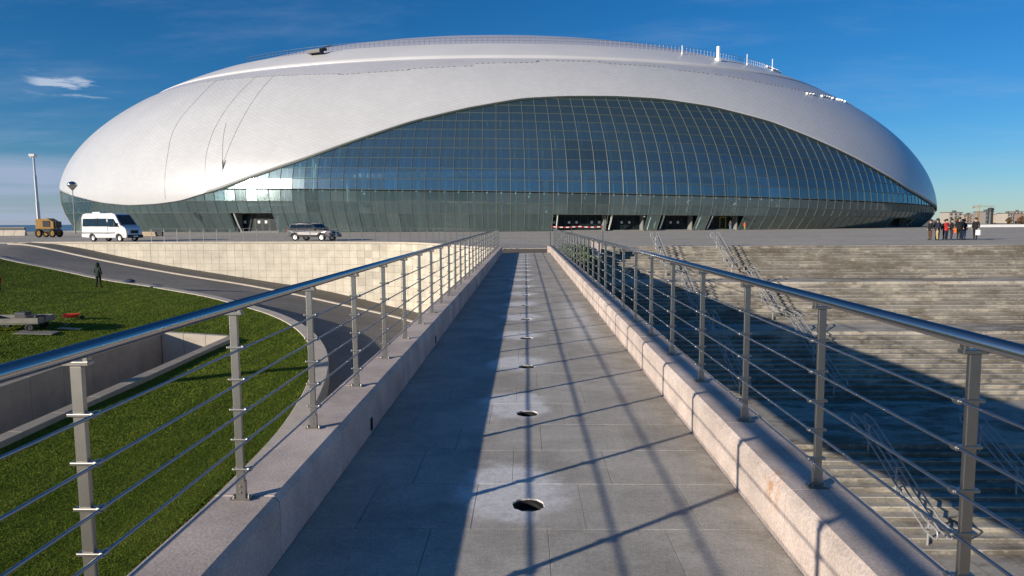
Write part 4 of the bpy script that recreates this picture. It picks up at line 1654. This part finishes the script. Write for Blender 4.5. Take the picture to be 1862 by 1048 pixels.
suv = thing('suv', 'silver and dark off-road car parked on the plaza behind the wall railing', 'car', (-20.0, 64.4, 0), rad(-22))
low = [(-2.30, .42), (-2.34, .80), (-2.28, 1.10), (1.05, 1.12), (2.05, 1.02), (2.30, .86), (2.34, .42)] + arch(1.45, .42, .38)[::-1] + arch(-1.42, .42, .38)[::-1]
vehicle_body(low, hw_suv).build('body', MAT['grey_paint'], suv, bevel=.05, seg=3)
cabn = [(-2.22, 1.10), (-2.12, 1.50), (-1.90, 1.74), (-1.0, 1.80), (.05, 1.76), (.36, 1.66), (1.02, 1.12)]
vehicle_body(cabn, lambda z, x: hw_suv(z, x) - .01).build('cabin', MAT['dark_paint'], suv, bevel=.04)
for sd in (1, -1):
    for pts in ([(-2.05, 1.20), (-1.35, 1.20), (-1.35, 1.62), (-1.88, 1.62)], [(-1.28, 1.20), (-.38, 1.20), (-.38, 1.65), (-1.28, 1.63)], [(-.31, 1.20), (.78, 1.20), (.30, 1.62), (-.31, 1.65)]):
        mb = MB()
        panel(mb, pts, hw_suv, sd)
        mb.build('side_window', MAT['car_glass'], suv)
    for xx_ in (-.345, -1.315, .82):
        mb = MB()
        panel(mb, [(xx_ - .008, .5), (xx_ + .008, .5), (xx_ + .008, 1.1), (xx_ - .008, 1.1)], hw_suv, sd, .003)
        mb.build('door_seam', MAT['dark_steel'], suv)
    mb = MB()
    panel(mb, [(-.95, .42), (.98, .42), (.98, .56), (-.95, .56)], hw_suv, sd, .03)
    mb.build('sill', MAT['black_plastic'], suv)
    mb = MB()
    mb.box((.72, sd * 1.02, 1.22), (.14, .2, .18))
    mb.build('mirror', MAT['dark_paint'], suv, bevel=.03)
    mb = MB()
    mb.box((2.26, sd * .62, .86), (.12, .36, .16))
    mb.build('headlight', MAT['lamp_glass'], suv, bevel=.02)
    mb = MB()
    mb.box((2.12, sd * .82, .90), (.16, .06, .10))
    mb.build('indicator', MAT['amber'], suv)
    mb = MB()
    mb.box((-2.30, sd * .74, .98), (.08, .18, .28))
    mb.build('tail_lamp', MAT['red_lamp'], suv)
    mb = MB()
    mb.tube([(-1.9, sd * .58, 1.80), (-1.8, sd * .58, 1.86), (.0, sd * .58, 1.84), (.1, sd * .58, 1.77)], .02, 6)
    mb.build('roof_rail', MAT['black_plastic'], suv)
    for wx in (1.45, -1.42):
        wheel(suv, wx, sd * .78, .365, .24, MAT['alloy'])
mb = MB()
slab_quad(mb, [(1.02, -.74, 1.16), (1.02, .74, 1.16), (.42, .66, 1.66), (.42, -.66, 1.66)], .02)
mb.build('windscreen', MAT['car_glass'], suv)
mb = MB()
mb.box((2.31, 0, .80), (.08, .82, .22))
mb.build('grille', MAT['black_plastic'], suv)
mb = MB()
mb.box((2.34, 0, .50), (.16, 1.66, .26))
mb.build('bumper', MAT['dark_paint'], suv, bevel=.04)
mb = MB()
mb.box((2.43, 0, .52), (.015, .5, .11))
mb.build('number_plate', MAT['white_steel'], suv)

suv.scale = (1.07, 1.0, .94)
# ---- yellow boom lift
lift = thing('boom_lift', 'yellow mobile boom lift with its tall pale mast raised upright', 'lift', (-60.6, 86, 0), rad(6))
mb = MB()
mb.box((0, 0, .85), (3.0, 1.9, .42))
mb.build('chassis', MAT['dark_steel'], lift, bevel=.04)
for wx in (-1.05, 1.05):
    for sd in (1, -1):
        wheel(lift, wx, sd * 1.0, .55, .38, MAT['yellow_paint'])
mb = MB()
mb.add([(-1.5, y, z) for y in (-.95, .95) for z in (1.1, 2.35)] + [(.4, y, z) for y in (-.95, .95) for z in (1.1, 2.45)] + [(1.3, y, z) for y in (-.95, .95) for z in (1.1, 2.0)], [(0, 1, 3, 2), (4, 5, 1, 0), (2, 3, 7, 6), (8, 9, 5, 4), (6, 7, 11, 10), (8, 10, 11, 9), (1, 5, 7, 3), (5, 9, 11, 7), (0, 2, 6, 4), (4, 6, 10, 8)])
mb.build('turret', MAT['yellow_paint'], lift, bevel=.05)
mb = MB()
mb.box((.2, -.97, 1.75), (1.1, .05, .8))
mb.build('engine_grille', MAT['black_plastic'], lift)
mb = MB()
mb.box((1.45, 0, 1.65), (.35, 1.6, .8))
mb.build('counterweight', MAT['dark_steel'], lift, bevel=.06)
mb = MB()
mb.tube([(-1.42, 0, 1.2), (-1.47, 0, 4.6)], .28, 4)
mb.build('boom_base', MAT['white_steel'], lift)
mb = MB()
mb.tube([(-1.47, 0, 4.5), (-1.52, 0, 8.0)], .22, 4)
mb.build('boom_middle', MAT['white_steel'], lift)
mb = MB()
mb.tube([(-1.52, 0, 7.9), (-1.56, 0, 10.3)], .16, 4)
mb.build('boom_tip', MAT['white_steel'], lift)
mb = MB()
mb.box((-1.6, -.1, 10.5), (.85, .8, .32))
mb.tube([(-1.56, 0, 10.2), (-1.9, 0, 10.55), (-2.0, 0, 10.2)], .1, 6)
mb.build('boom_head', MAT['white_steel'], lift, bevel=.04)
lift.scale = (.78, .78, .98)

# ---- lamp with a round bowl head on a tall pole
lp = thing('street_lamp', 'tall thin lamp post with a round mirrored bowl head in front of the dome', 'street lamp', (-75.5, 113.5, 0))
mb = MB()
mb.tube([(0, 0, 0), (0, 0, 7.4)], [.11, .07], 8)
mb.build('pole', MAT['steel'], lp)
mb = MB()
mb.lathe([(.05, 7.2), (.35, 7.55), (.74, 8.05), (.78, 8.25), (.55, 8.55), (.2, 8.72), (0, 8.75)], n=20)
mb.build('bowl', MAT['polished'], lp, smooth=True)
# tall lamp standing on the lawn out of the picture, whose shadow crosses the grass
lz = float(lawn_z(-33.2, 10.4))
lp2 = thing('lamp_post', 'tall plain lamp post standing on the lawn left of the pit', 'lamp post', (-33.2, 10.4, lz))
mb = MB()
mb.tube([(0, 0, -.1), (0, 0, 7.0)], [.34, .26], 12)
mb.build('pole', MAT['dark_steel'], lp2)
mb = MB()
mb.lathe([(.26, 6.9), (.5, 7.0), (.55, 7.2), (.1, 7.35), (0, 7.36)], n=14)
mb.build('lamp_head', MAT['white_steel'], lp2)

# ---- crate, barriers at the far left of the plaza
bx = thing('timber_stack', 'low stack of pale timber on the plaza right of the white van', 'timber', (-49.8, 89.8, 0))
for k in range(3):
    for q in range(2):
        mb = MB()
        mb.box((0, q * .5 - .25, .12 + .2 * k), (2.1 - .1 * k, .46, .18))
        mb.build('beam', MAT['light_wood'], bx)
mb = MB()
mb.box((1.5, 0, .3), (.7, .6, .6))
mb.build('end_box', MAT['dark_steel'], bx, bevel=.04)
pb_ = thing('barrier_wall', 'low pale barrier blocks at the far left edge of the plaza', 'barrier', (-79, 100, 0))
for k in range(5):
    mb = MB()
    mb.add([(x + k * 1.62 - 3, y, z) for x in (0, 1.58) for (y, z) in ((-.3, 0), (-.1, .8), (.1, .8), (.3, 0))], [(0, 1, 2, 3), (7, 6, 5, 4), (0, 4, 5, 1), (1, 5, 6, 2), (2, 6, 7, 3)])
    mb.build('block', MAT['pale_concrete'], pb_)
sw = thing('parapet', 'dark low parapet along the far left edge of the plaza', 'wall', (-200, 148.6, 0))
mb = MB()
mb.box((0, 0, .45), (180, .4, .9))
mb.build('wall', MAT['dark_steel'], sw)
mb = MB()
mb.box((0, 0, .96), (180.2, .6, .12))
mb.build('coping', MAT['concrete'], sw)
lw = thing('boundary_wall', 'long low white wall at the far right edge of the plaza', 'wall', (150, 146.4, 0))
for k in range(16):
    mb = MB()
    mb.box((-57 + k * 7.5 + 3.7, 0, .27), (7.44, .4, .55))
    mb.build('wall_panel', MAT['white_steel'], lw)

# ---- things on the lawn
def on_lawn(x, y):
    return float(lawn_z(x, y))


ct = thing('hand_cart', 'grey wooden flat cart with raised sides standing on the lawn', 'cart', (-24.6, 32.3, on_lawn(-24.6, 32.3)), rad(8))
mb = MB()
mb.box((0, 0, .50), (2.6, 1.5, .08))
mb.build('bed', MAT['wood'], ct)
for (c, s) in (((0, -.76, .68), (2.64, .05, .30)), ((0, .76, .68), (2.64, .05, .30)), ((1.31, 0, .68), (.05, 1.47, .30)), ((-1.31, 0, .68), (.05, 1.47, .30))):
    mb = MB()
    mb.box(c, s)
    mb.build('side_board', MAT['wood'], ct, bevel=.008)
for wx in (-.85, .85):
    for sd in (-.6, .6):
        wheel(ct, wx, sd, .22, .14, MAT['dark_steel'])
mb = MB()
mb.tube([(1.3, 0, .45), (1.9, 0, .40), (2.2, 0, .25)], .03, 6)
mb.tube([(2.2, -.25, .25), (2.2, .25, .25)], .03, 6)
mb.build('handle', MAT['dark_steel'], ct)
gb = MB()
for k in range(3):
    gb = MB()
    sz = (.42, .36, .30) if k else (.55, .45, .42)
    gb.box((0, 0, sz[2] / 2), sz)
    o = gb.build('toolbox', MAT['dark_steel'], None, bevel=.03)
    p = ct.matrix_world if False else Vector(ct.location) + Matrix.Rotation(rad(8), 3, 'Z') @ Vector((.2 + .45 * k, .1 - .15 * k, .425))
    o.location = p
    o.rotation_euler = (0, 0, .4 * k)
    tag(o, ['largest dark box lying in the bed of the wooden cart', 'dark box in the middle of the cart bed', 'dark box at the right end of the cart bed'][k], 'box', 'dark boxes in the cart')


ct.scale = (1, 1, .78)


def plank(name, label, cat, x, y, rz, size, mat, tilt=(0, 0)):
    mb = MB()
    mb.box((0, 0, 0), size)
    o = mb.build(name, mat, None, (x, y, on_lawn(x, y) + size[2] / 2 + .04), bevel=.006)
    o.rotation_euler = (tilt[0], rad(3.7) + tilt[1], rz)
    return tag(o, label, cat)


plank('board', 'grey board lying flat on the grass under the cart end', 'board', -23.2, 31.6, .25, (1.6, .9, .05), MAT['wood'])
plank('board', 'pale yellowish plank lying on the grass right of the cart', 'board', -22.5, 32.9, .1, (1.0, .35, .04), MAT['light_wood'])
wb = thing('wheelbarrow', 'red wheelbarrow lying low on the grass behind the cart', 'wheelbarrow', (-24.0, 35.3, on_lawn(-24, 35.3)), rad(20))
mb = MB()
mb.add([(-.45, -.28, .28), (.40, -.22, .28), (.40, .22, .28), (-.45, .28, .28), (-.6, -.40, .55), (.62, -.36, .55), (.62, .36, .55), (-.6, .40, .55)], [(0, 1, 2, 3), (0, 4, 5, 1), (1, 5, 6, 2), (2, 6, 7, 3), (3, 7, 4, 0)])
o = mb.build('tray', MAT['red_cloth'], wb)
md = o.modifiers.new('thickness', 'SOLIDIFY')
md.thickness = .02
mb = MB()
for sd in (-.26, .26):
    mb.tube([(-1.2, sd * 1.1, .45), (-.3, sd, .26), (.75, sd * .3, .2)], .02, 6)
    mb.tube([(-.3, sd, .26), (-.35, sd, 0.0)], .018, 6)
mb.build('frame', MAT['dark_steel'], wb)
wheel(wb, .8, 0, .18, .08, MAT['dark_steel'])
wb.scale = (.62, .62, .55)
bag = thing('bag', 'small dark blue bag lying on the road kerb behind the walking person', 'bag', (-29.5, 50.1, on_lawn(-29.5, 50.1) + .05))
mb = MB()
mb.lathe([(0, 0), (.34, .02), (.40, .14), (.30, .30), (.12, .40), (0, .42)], n=12)
mb.build('sack', MAT['blue_cloth'], bag, smooth=True)
mb = MB()
mb.tube([(-.12, 0, .38), (-.1, 0, .52), (.1, 0, .52), (.12, 0, .38)], .02, 6)
mb.build('strap', MAT['dark_steel'], bag)
bag.scale = (1.1, .8, .6)

# ---- people


def person(label, loc, rz, jacket, trousers, h=1.72, stride=.0, hood=False, arms=(0, 0), hair='hair', group=None, bulk=1.0, extra=None):
    k = h / 1.75
    J = {}
    E_ = []

    def add(nm, p, r, par=None, mi=0):
        J[nm] = (len(J), Vector(p) * k, r * k, mi)
        if par:
            E_.append((J[par][0], J[nm][0]))
    b = bulk
    add('pelvis', (0, 0, .96), .145 * b, None, 1)
    add('belly', (0, .01, 1.12), .15 * b, 'pelvis')
    add('chest', (0, 0, 1.30), .165 * b, 'belly')
    add('neck0', (0, -.01, 1.44), .09, 'chest')
    add('neck', (0, .01, 1.51), .058, 'neck0', 2)
    add('head', (0, .025, 1.60), .088, 'neck', 2)
    add('crown', (0, .01, 1.69), .075, 'head', 2)
    for s_, nm in ((1, 'l'), (-1, 'r')):
        ar = arms[0 if s_ > 0 else 1]
        add('sh' + nm, (s_ * .17 * b, -.01, 1.40), .075 * b, 'chest')
        add('el' + nm, (s_ * .235 * b, -.03 + .06 * ar, 1.14), .058 * b, 'sh' + nm)
        add('wr' + nm, (s_ * (.24 - .10 * ar) * b, .05 + .20 * ar, .93 + .16 * ar), .042, 'el' + nm)
        add('ha' + nm, (s_ * (.235 - .14 * ar) * b, .08 + .24 * ar, .84 + .18 * ar), .036, 'wr' + nm, 2)
        st = stride * s_
        add('hi' + nm, (s_ * .09, 0, .88), .105 * b, 'pelvis', 1)
        add('kn' + nm, (s_ * .10, .02 + st * .5, .49), .072, 'hi' + nm, 1)
        add('an' + nm, (s_ * .10, -.02 + st, .09), .05, 'kn' + nm, 1)
        add('to' + nm, (s_ * .115, .13 + st, .04), .042, 'an' + nm, 3)
    me = bpy.data.meshes.new('skeleton')
    me.from_pydata([v[1] for v in J.values()], E_, [])
    o = bpy.data.objects.new('skeleton', me)
    COL.objects.link(o)
    sk = o.modifiers.new('skin', 'SKIN')
    layer = me.skin_vertices[0].data if me.skin_vertices else None
    if layer is None:
        bm = bmesh.new()
        bm.from_mesh(me)
        bm.verts.layers.skin.verify()
        bm.to_mesh(me)
        bm.free()
        layer = me.skin_vertices[0].data
    for i, v in enumerate(J.values()):
        layer[i].radius = (v[2], v[2] * (.72 if v[3] == 0 and v[2] > .12 else .9))
        layer[i].use_root = (i == 0)
    sd_ = o.modifiers.new('sub', 'SUBSURF')
    sd_.levels = sd_.render_levels = 2
    dg = bpy.context.evaluated_depsgraph_get()
    bm_ = bpy.data.meshes.new_from_object(o.evaluated_get(dg))
    bpy.data.objects.remove(o)
    mats = [jacket, trousers, MAT['skin'], MAT['rubber']]
    for m_ in mats:
        bm_.materials.append(m_)
    pts = np.array([v[1] for v in J.values()])
    mis = np.array([v[3] for v in J.values()])
    cen = np.array([p.center for p in bm_.polygons])
    segs = [(pts[a], pts[c], mis[c]) for a, c in E_]
    best, bi = np.full(len(cen), 1e9), np.zeros(len(cen), int)
    for a, c, mi in segs:
        t_ = np.clip(((cen - a) @ (c - a)) / np.dot(c - a, c - a), 0, 1)
        dd_ = np.linalg.norm(cen - (a + t_[:, None] * (c - a)), axis=1)
        bet = dd_ < best
        best[bet] = dd_[bet]
        bi[bet] = mi
    zc = cen[:, 2] / k
    bi[(bi == 1) & (zc > .86)] = 0
    bm_.polygons.foreach_set('material_index', bi.astype(np.int32))
    bm_.polygons.foreach_set('use_smooth', [True] * len(bm_.polygons))
    bm_.name = 'body'
    root = thing('person', label, 'person', loc, rz, group)
    link('body', bm_, root)
    mb = MB()
    c = Vector((0, .0, 1.635)) * k
    if hood:
        mb.lathe([(.135, -.20), (.145, -.06), (.13, .06), (.085, .13), (0, .155)], c + Vector((0, -.015, 0)), 14)
        mb.build('hood', jacket, root, smooth=True)
    else:
        mb.lathe([(.112, -.03), (.118, .04), (.095, .10), (.05, .13), (0, .138)], c + Vector((0, -.01, 0)), 14)
        mb.build('hair', MAT[hair], root, smooth=True)
    mb = MB()
    mb.lathe([(0, -.02), (.016, -.015), (.012, .03), (0, .04)], Vector((0, .118, 1.60)) * k, 6)
    mb.build('nose', MAT['skin'], root)
    # jacket skirt so that the coat hangs over the hips
    mb = MB()
    mb.lathe([(.165 * b, .80 * k), (.178 * b, .84 * k), (.168 * b, 1.0 * k), (.15 * b, 1.12 * k)], (0, 0, 0), 14)
    o = mb.build('coat_hem', jacket, root, smooth=True)
    o.scale = (1, .82, 1)
    if extra:
        extra(root, k)
    return root


def cloth(name, c):
    return plain(name, c, 0.9, var=0.12, scale=6)


BLK, NAVY, GRN, RED, ORG, KHK, JEAN, GRY, BRN = cloth('black cloth', (.012, .012, .014)), cloth('navy cloth', (.018, .024, .05)), cloth('dark green cloth', (.02, .035, .025)), cloth('red cloth', (.42, .03, .03)), cloth('orange cloth', (.75, .16, .02)), cloth('khaki cloth', (.42, .32, .16)), cloth('pale denim', (.20, .27, .40)), cloth('grey cloth', (.12, .12, .13)), cloth('brown cloth', (.10, .05, .03))
person('person in a dark hooded coat walking away across the lawn', (-29.7, 46.75, on_lawn(-29.7, 46.75)), rad(-15), GRN, BLK, 1.74, stride=.10, hood=True, bulk=1.15)
person('person in red at the far left edge of the lawn', (-32.75, 41.6, on_lawn(-32.75, 41.6)), rad(60), RED, BLK, 1.25, arms=(1, 1))


def carrier(mat, size, off_):
    def f(root, k):
        mb = MB()
        mb.box(off_, size)
        mb.tube([(off_[0] - .08, off_[1], off_[2] + size[2] / 2), (off_[0], off_[1], off_[2] + size[2] / 2 + .14), (off_[0] + .08, off_[1], off_[2] + size[2] / 2)], .012, 5)
        o = mb.build('held_bag', mat, None, root.matrix_basis @ Vector((0, 0, 0)))
        o.rotation_euler = root.rotation_euler
        tag(o, 'white carrier bag held by the person at the right end of the group' if mat is MAT['white_steel'] else 'bright orange bag held in the middle of the group', 'bag')
    return f


G_ = 'people standing in a group on the plaza'
PPL = [
    (33.0, 56.6, 100, BLK, BRN, 1.70, 'leftmost person of the group, in black jacket and brown trousers', dict()),
    (33.55, 56.2, 70, NAVY, KHK, 1.74, 'person of the group in pale khaki trousers, second from the left', dict()),
    (34.25, 56.9, 160, BLK, BLK, 1.76, 'person of the group all in black, between khaki trousers and red jacket', dict(hood=True)),
    (34.95, 56.4, 200, RED, NAVY, 1.72, 'person of the group in a red jacket', dict(arms=(1, 0))),
    (35.35, 57.0, 120, BRN, BLK, 1.66, 'person of the group in a brown jacket behind the orange bag', dict()),
    (35.75, 56.5, -110, BLK, NAVY, 1.75, 'person of the group in black jacket holding the orange bag', dict(extra=carrier(ORG, (.34, .16, .34), (.2, .18, .78)))),
    (36.55, 56.3, 180, BLK, BLK, 1.84, 'tallest person of the group, in long black coat', dict(bulk=1.2)),
    (37.55, 56.8, -150, NAVY, JEAN, 1.70, 'person of the group in pale blue jeans', dict(arms=(0, 1))),
    (38.05, 57.1, -60, BLK, JEAN, 1.66, 'person of the group in black jacket and pale jeans, behind the other jeans wearer', dict()),
    (38.85, 56.4, 110, BLK, BLK, 1.82, 'rightmost person of the group, in black with a white bag', dict(bulk=1.15, extra=carrier(MAT['white_steel'], (.36, .14, .42), (-.3, .08, .62)))),
]
for (x, y, a, j_, t_, hh, lab, kw) in PPL:
    x = 33.1 + (x - 33.0) * .60
    person(lab, (x, y, 0), rad(a), j_, t_, hh, group=G_, **kw)
person('distant person in pale jeans at the rightmost arena entrance', (35.6, 119.6, 0), rad(10), GRY, JEAN, 1.72)
person('distant person in orange beside the rightmost arena entrance', (38.4, 120.6, 0), rad(200), ORG, KHK, 1.5)

# ================================================================ CITY ON THE RIGHT HORIZON
rc = random.Random(5)
PAL = [(.40, .36, .31), (.34, .30, .26), (.22, .21, .20), (.42, .34, .26), (.28, .19, .15), (.38, .36, .35)]
BM_ = [plain('render wall %d' % i, c, 0.9, var=.08, scale=.05) for i, c in enumerate(PAL)]
MAT['far_pane'] = plain('far window glass', (.05, .06, .075), .15, var=0)
MAT['roof'] = plain('bitumen roof', (.12, .11, .11), .9)
words = ['cream', 'tan', 'grey brown', 'sandy', 'red brown', 'pale grey']


def block(x, y, w, dpt, h, mi, label, cat='building'):
    b_ = thing('apartment_block', label, cat, (x, y, -2.6), rad(rc.uniform(-8, 8)), 'apartment blocks on the horizon')
    mb = MB()
    mb.box((0, 0, h / 2), (w, dpt, h))
    mb.build('wall', BM_[mi], b_)
    mb = MB()
    mb.box((0, 0, h + .3), (w + .8, dpt + .8, .6))
    mb.box((w * .2, 0, h + 1.4), (w * .2, 3, 1.8))
    mb.build('roof', MAT['roof'], b_)
    fl = max(3, int(h / 3))
    nw = max(3, int(w / 3.4))
    wm, am = MB(), MB()
    for r_ in range(fl):
        for q in range(nw):
            xc = -w / 2 + w * (q + .5) / nw
            zc = h * (r_ + .55) / fl
            wm.box((xc, -dpt / 2 - .02, zc), (w / nw * .5, .1, h / fl * .5))
            if q % 3 == 1:
                am.box((xc, -dpt / 2 - .6, zc - h / fl * .38), (w / nw * .8, 1.2, .9))
    o = wm.build('windows', MAT['far_pane'], b_)
    o['kind'] = 'stuff'
    if am.v:
        am.build('balconies', BM_[(mi + 1) % 6], b_)['kind'] = 'stuff'


CITY = [  # px, distance, width px, top px
    (1716, 700, 24, 387, 0, 'cream apartment block next to the right end of the arena'),
    (1741, 820, 22, 391, 3, 'sandy apartment block behind the standing group'),
    (1756, 900, 10, 388, 5, 'pale grey narrow block left of the tower crane'),
    (1773, 640, 15, 386, 2, 'dark grey brown block between crane and slim tower'),
    (1797, 800, 15, 391, 3, 'sandy block right of the slim dark tower'),
    (1812, 700, 14, 389, 0, 'cream block with roof hut near the right edge'),
    (1828, 850, 16, 386, 1, 'tan apartment block, tall and stepped, near the right edge'),
    (1846, 720, 18, 390, 4, 'red brown block partly behind bare trees'),
    (1868, 760, 24, 388, 1, 'tan block cut by the right edge of the picture'),
]
for (px, dist, wpx, top, mi, lab) in CITY:
    x = (px - 955) / 1241 * dist
    w = wpx / 1241 * dist
    ztop = 1.7 + (398.5 - top) / 1241 * dist
    block(x, dist, w, 14, ztop + 2.6, mi, lab)
tw = thing('chimney_tower', 'slim dark tower rising above the far blocks', 'tower', (388, 580, -2.6))
mb = MB()
mb.tube([(0, 0, 0), (0, 0, 10.8)], [2.0, 1.5], 12)
mb.build('shaft', MAT['dark_steel'], tw)
mb = MB()
mb.lathe([(1.4, 10.7), (2.2, 11.2), (2.4, 13.0), (1.2, 13.6), (0, 13.7)], n=12)
mb.build('head', MAT['dark_steel'], tw)
cr = thing('tower_crane', 'distant yellowish tower crane above the far blocks', 'crane', (417, 640, -2.6), rad(10))
mb = MB()
for sx_ in (-.8, .8):
    for sy_ in (-.8, .8):
        mb.tube([(sx_, sy_, 0), (sx_, sy_, 18)], .16, 4)
for k in range(9):
    mb.beam((-.8, -.8, k * 2), (.8, -.8, k * 2 + 2), .14, .14)
mb.build('mast', MAT['yellow_paint'], cr)
mb = MB()
for (yy1, zz1) in ((-.6, 15.4), (.6, 15.4), (0, 16.4)):
    mb.beam((-7, yy1, zz1), (17, yy1, zz1), .18, .18)
for k in range(16):
    mb.beam((-7 + k * 1.5, -.6, 15.4), (-6.25 + k * 1.5, 0, 16.4), .1, .1)
mb.build('jib', MAT['yellow_paint'], cr)
mb = MB()
mb.box((-6, 0, 14.9), (2.6, 1.6, 1.4))
mb.build('counterweight', MAT['concrete'], cr)
MAT['brown_leaf'] = plain('brown autumn leaf', (.12, .075, .04), .8, var=.35, scale=.4)


def far_tree(x, y, h, lab):
    t_ = thing('tree', lab, 'tree', (x, y, -2.6), group='bare brown trees on the horizon')
    mb = MB()
    mb.tube([(0, 0, 0), (.1, 0, h * .35), (0, .1, h * .8)], [.28, .2, .05], 6)
    for k in range(7):
        a = k * .95
        z = h * (.3 + .07 * k)
        mb.tube([(0, 0, z), (math.cos(a) * h * .16, math.sin(a) * h * .16, z + h * .12), (math.cos(a) * h * .26, math.sin(a) * h * .26, z + h * .26)], [.1, .06, .02], 5)
    mb.build('trunk', MAT['stem'], t_)
    n = 260
    q = rng.normal(size=(n, 3))
    q /= np.linalg.norm(q, axis=1)[:, None]
    q *= rng.random((n, 1)) ** .4 * np.array([[h * .32, h * .32, h * .36]]) * (1 + .3 * np.sin(q[:, :1] * 6))
    q += np.array([0, 0, h * .62])
    a1 = rng.normal(size=(n, 3)) * .4
    a2 = rng.normal(size=(n, 3)) * .4
    V = np.stack([q - a1, q + a2, q + a1, q - a2], 1).reshape(-1, 3)
    link('crown', fast_mesh('crown', V, np.arange(n * 4).reshape(-1, 4), MAT['brown_leaf']), t_)


for k, (px, dist, h, lab) in enumerate([(1840, 420, 5.5, 'bare brown tree in front of the red brown block'), (1853, 400, 6.5, 'tallest bare brown tree at the right edge of the picture'), (1862, 450, 6.0, 'bare brown tree cut by the right edge of the picture'), (1819, 500, 5.0, 'small bare brown tree in front of the cream block with roof hut'), (1730, 520, 5.0, 'small bare brown tree behind the standing group')]):
    far_tree((px - 955) / 1241 * dist, dist, h, lab)
